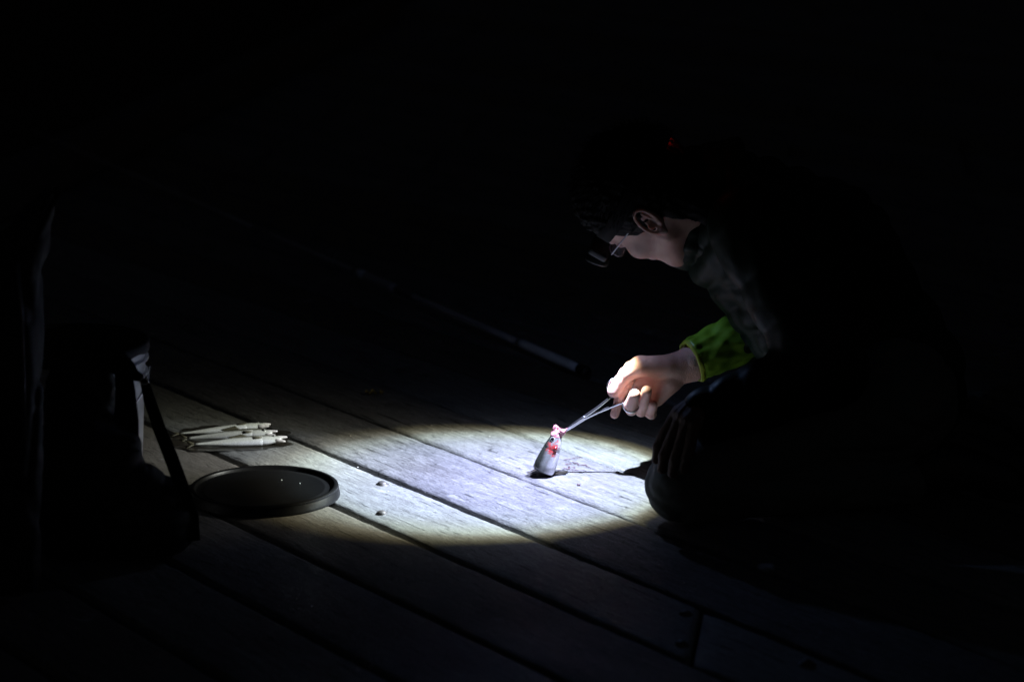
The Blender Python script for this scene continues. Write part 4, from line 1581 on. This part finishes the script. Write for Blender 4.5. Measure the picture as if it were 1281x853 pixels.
mb.tube([K(154, 462, -.01), K(157, 490, -.012), K(158, 525, -.014), K(157, 570, -.016), K(156, 610, -.02)], [0.014, 0.016, 0.020, 0.022, 0.024], n=12, flat=0.25, up=(0, 1, 0))
mb.build('strap', M['black_webbing'], bag)
mb = MB()
pts = [K(180, 474, -.01), K(187, 500, -.012), K(199, 535, -.014), K(214, 572, -.018), K(228, 610, -.02), K(240, 648, -.025), K(243, 676, -.03)]
mb.tube(pts, [0.007, 0.010, 0.011, 0.012, 0.012, 0.012, 0.010], n=10, flat=0.3, up=(0, 1, 0))
mb.build('strap', M['black_webbing'], bag)
mb = MB()
q = K(180.5, 477, -0.012)
mb.tube([q + Vector((0.0065 * math.cos(a), 0, 0.005 * math.sin(a))) for a in np.linspace(0, 2 * math.pi, 17)[:-1]], 0.0014, n=6, closed=True)
mb.build('buckle', M['steel'], bag)

# ------------------------------------------------------------------ tall rod bag at the left edge
TY = -0.66
tb = P(14, 745, z=0); tb.y = TY
tall = empty('rod_bag', (tb.x, tb.y, 0), 'tall black rod bag with a folded top at the left edge of the picture', 'rod bag')
K = lambda px, py, dy=0.0: P(px, py, TY + dy) - Vector((tb.x, tb.y, 0))
g = Grid((-0.10, -0.09, 0.0), (0.11, 0.09, 0.70), 0.005)
a0, a1 = K(16, 715), K(24, 320)
D = g.cap(a0, a1, 0.040, 0.034)
D = smin(D, g.cap(K(33, 300), K(60, 246), 0.034, 0.010), 0.03)
D = D - 0.004 * folds(g, 55, 34, (1.4, 1.4, 0.35)) - 0.0015 * folds(g, 90, 35)
D = smax(D, 0.003 - g.Z, 0.01)
v_, q_ = g.mesh(D)
m_bag = plain('black_rod_cover', (0.006, 0.006, 0.008), 0.75, bump=0.3, bscale=60)
link('cover', quads_mesh(v_, q_, 'cover'), m_bag, tall)
mb = MB()
mb.tube([K(22, 330, -.048), K(27, 400, -.05), K(29, 470, -.052), K(30, 560, -.054)], 0.005, n=8, flat=0.4)
mb.build('zip', M['rod_silver'], tall)
mb = MB()
mb.tube([K(44, 300, -.03), K(62, 262, -.02), K(72, 244, -.01), K(70, 236, 0)], 0.006, n=8, flat=0.4)
mb.build('strap', M['black_webbing'], tall)

# ------------------------------------------------------------------ fishing rod on the boards
ra = P(735, 465, z=0.018)
rb = P(440, 352, z=0.030)
rd = (rb - ra); rd.z = 0; rd.normalize()
rl = 3.35
ker = 0.140
rod = empty('fishing_rod', (ra.x, ra.y, 0), 'long thin fishing rod with a grey grip lying on the dark boards', 'fishing rod')


def rp_(s):
    z = 0.017 + (ker - 0.017) * (s / 3.05)
    return rd * s + Vector((0, 0, z))


def s_of(px, py):
    best, bs = 1e9, 0
    for i in range(600):
        s_ = i * 0.005
        p = rp_(s_) + rod.location
        u, v2 = p.x - CAM.x, None
        dp = p - CAM
        zc = dp.y * math.cos(PITCH) - dp.z * math.sin(PITCH)
        X = 640.5 + FPX * dp.x / zc
        if abs(X - px) < best:
            best, bs = abs(X - px), s_
    return bs


def seg(name, s0, s1, r0, r1, mat, n=12):
    mb = MB()
    mb.tube([rp_(s0), rp_(s0 * .9 + s1 * .1), rp_(s0 * .1 + s1 * .9), rp_(s1)], [r0 * 0.85, r0, r1, r1 * 0.85], n=n)
    return mb.build(name, mat, rod)


s1_, s2_, s3_, s4_, s5_ = s_of(720, 0), s_of(649, 0), s_of(520, 0), s_of(497, 0), s_of(443, 0)
seg('butt_cap', 0.0, s1_ - 0.012, 0.012, 0.012, M['black_plastic'])
seg('rear_grip', s1_ - 0.005, s2_, 0.0105, 0.0105, M['grip'])
seg('blank', s2_, 1.6, 0.0085, 0.0055, M['blank'])
seg('blank', 1.6, rl, 0.0055, 0.0018, M['blank'])
seg('reel_seat', s3_, s4_, 0.0115, 0.0115, M['rod_silver'])
seg('fore_grip', s4_ + 0.01, s5_, 0.0125, 0.0095, M['blank'])
seg('winding', s_of(458, 0), s_of(448, 0), 0.0108, 0.0108, M['grip'])
for k, s_ in enumerate((1.15, 1.65, 2.1, 2.5, 2.85, 3.15)):
    mb = MB()
    q = rp_(s_) + Vector((0, 0, 0.020 - k * 0.002))
    rr = 0.011 - k * 0.0014
    sx = rd.cross(Vector((0, 0, 1))).normalized()
    mb.tube([q + sx * rr * math.cos(a) + Vector((0, 0, 1)) * rr * math.sin(a) for a in np.linspace(0, 2 * math.pi, 17)[:-1]], 0.0010, n=6, closed=True)
    mb.tube([rp_(s_ - 0.02), q - Vector((0, 0, rr))], 0.0010, n=5)
    mb.tube([rp_(s_ + 0.02), q - Vector((0, 0, rr))], 0.0010, n=5)
    mb.build('line_guide', M['rod_silver'], rod)

# ------------------------------------------------------------------ leaf scraps
random.seed(21)
lf = None
for i, (px, py, ln, ang, lab) in enumerate(((464, 493, 0.024, 0.3, 'curled yellow leaf scrap on the dim boards, the larger left one of two'),
                                            (477, 492, 0.013, 1.1, 'tiny yellow leaf scrap on the dim boards, the smaller right one of two'))):
    q = P(px, py, z=0.001)
    mb = MB()
    vs, fs = [], []
    for a in range(9):
        f = a / 8 - 0.5
        wv = 0.30 * ln * math.sqrt(max(0.02, 1 - (2 * f) ** 2)) * random.uniform(0.7, 1.2)
        zc = 0.004 + 0.0035 * math.sin(a * 1.4 + i)
        for s_, dz in ((-1, 0.002), (0, -0.002), (1, 0.003)):
            vs.append((f * ln, s_ * wv, zc + dz)); vs.append((f * ln, s_ * wv, zc + dz - 0.0006))
    for a in range(8):
        for s_ in range(2):
            o1, o2 = a * 6 + s_ * 2, (a + 1) * 6 + s_ * 2
            fs.append((o1, o1 + 2, o2 + 2, o2)); fs.append((o1 + 1, o2 + 1, o2 + 3, o1 + 3))
    mb.add(vs, fs)
    o = mb.build('leaf', M['leaf'])
    o.location = (q.x, q.y, 0.0)
    o.rotation_euler = (0, 0, ang)
    tag(o, lab, 'leaf', 'leaf scraps on the boards')

# ------------------------------------------------------------------ grit, scales and splinters on the boards
random.seed(44)
for nm, mt, cnt, lab in (('grit', M['joist'], 170, 'scattered dark grit and splinters on the weathered boards'),
                         ('fish_scales', M['fish_pale'], 70, 'tiny pale fish scales scattered on the weathered boards')):
    mb = MB()
    for i in range(cnt):
        x_, y_ = random.gauss(-0.02, 0.26), random.gauss(0.0, 0.24)
        r_ = random.uniform(0.0006, 0.0019)
        a_ = random.uniform(0, 3.1)
        e_ = random.uniform(0.25, 0.9)
        n = 6
        pts = []
        for k in range(n):
            th = 2 * math.pi * k / n
            u_, v2_ = r_ * random.uniform(0.6, 1.2) * math.cos(th), r_ * e_ * math.sin(th)
            pts.append((x_ + u_ * math.cos(a_) - v2_ * math.sin(a_), y_ + u_ * math.sin(a_) + v2_ * math.cos(a_), 0.0004))
        mb.add(pts + [(x_, y_, 0.0004 + r_ * 0.7)], [(k, (k + 1) % n, n) for k in range(n)])
    tag(mb.build(nm, mt, smooth=False), lab, 'debris', kind='stuff')

# ------------------------------------------------------------------ wet marks
m_, t_, b_ = new_mat('wet_film')
b_.inputs['Base Color'].default_value = (0.035, 0.030, 0.022, 1)
b_.inputs['Roughness'].default_value = 0.16
tr_ = t_.nodes.new('ShaderNodeBsdfTransparent')
mx_ = t_.nodes.new('ShaderNodeMixShader')
tc_ = t_.nodes.new('ShaderNodeTexCoord')
nz_ = t_.nodes.new('ShaderNodeTexNoise')
nz_.inputs['Scale'].default_value = 38.0
nz_.inputs['Detail'].default_value = 6.0
t_.links.new(tc_.outputs['Object'], nz_.inputs['Vector'])
rr_ = ramp(t_, [(0.36, 0.60), (0.58, 0.95)], nz_.outputs['Fac'])
t_.links.new(rr_.outputs[0], mx_.inputs[0])
t_.links.new(tr_.outputs[0], mx_.inputs[1])
t_.links.new(b_.outputs[0], mx_.inputs[2])
t_.links.new(mx_.outputs[0], t_.nodes['Material Output'].inputs['Surface'])
for (px, py, rx_, ry_, sd, lab) in ((287, 550, 0.125, 0.095, 1, 'dark wet patch on the boards under the row of three small fish'),
                                    (683, 592, 0.036, 0.022, 2, 'small dark wet mark on the bright board under the held fish')):
    q = P(px, py, z=0.0)
    n = 64
    vs = [(0, 0, 0.0030)]
    for k in range(n):
        th = 2 * math.pi * k / n
        nn = 1 + 0.30 * mnoise.noise(Vector((math.cos(th) * 1.6, math.sin(th) * 1.6, sd * 7.7))) + 0.14 * mnoise.noise(Vector((math.cos(th) * 6, math.sin(th) * 6, sd * 3.1)))
        vs.append((rx_ * nn * math.cos(th), ry_ * nn * math.sin(th), 0.0030))
    o = link('wet_patch', mesh_from(vs, [(0, 1 + k, 1 + (k + 1) % n) for k in range(n)], True), m_)
    o.location = (q.x, q.y, 0)
    tag(o, lab, 'wet patch')
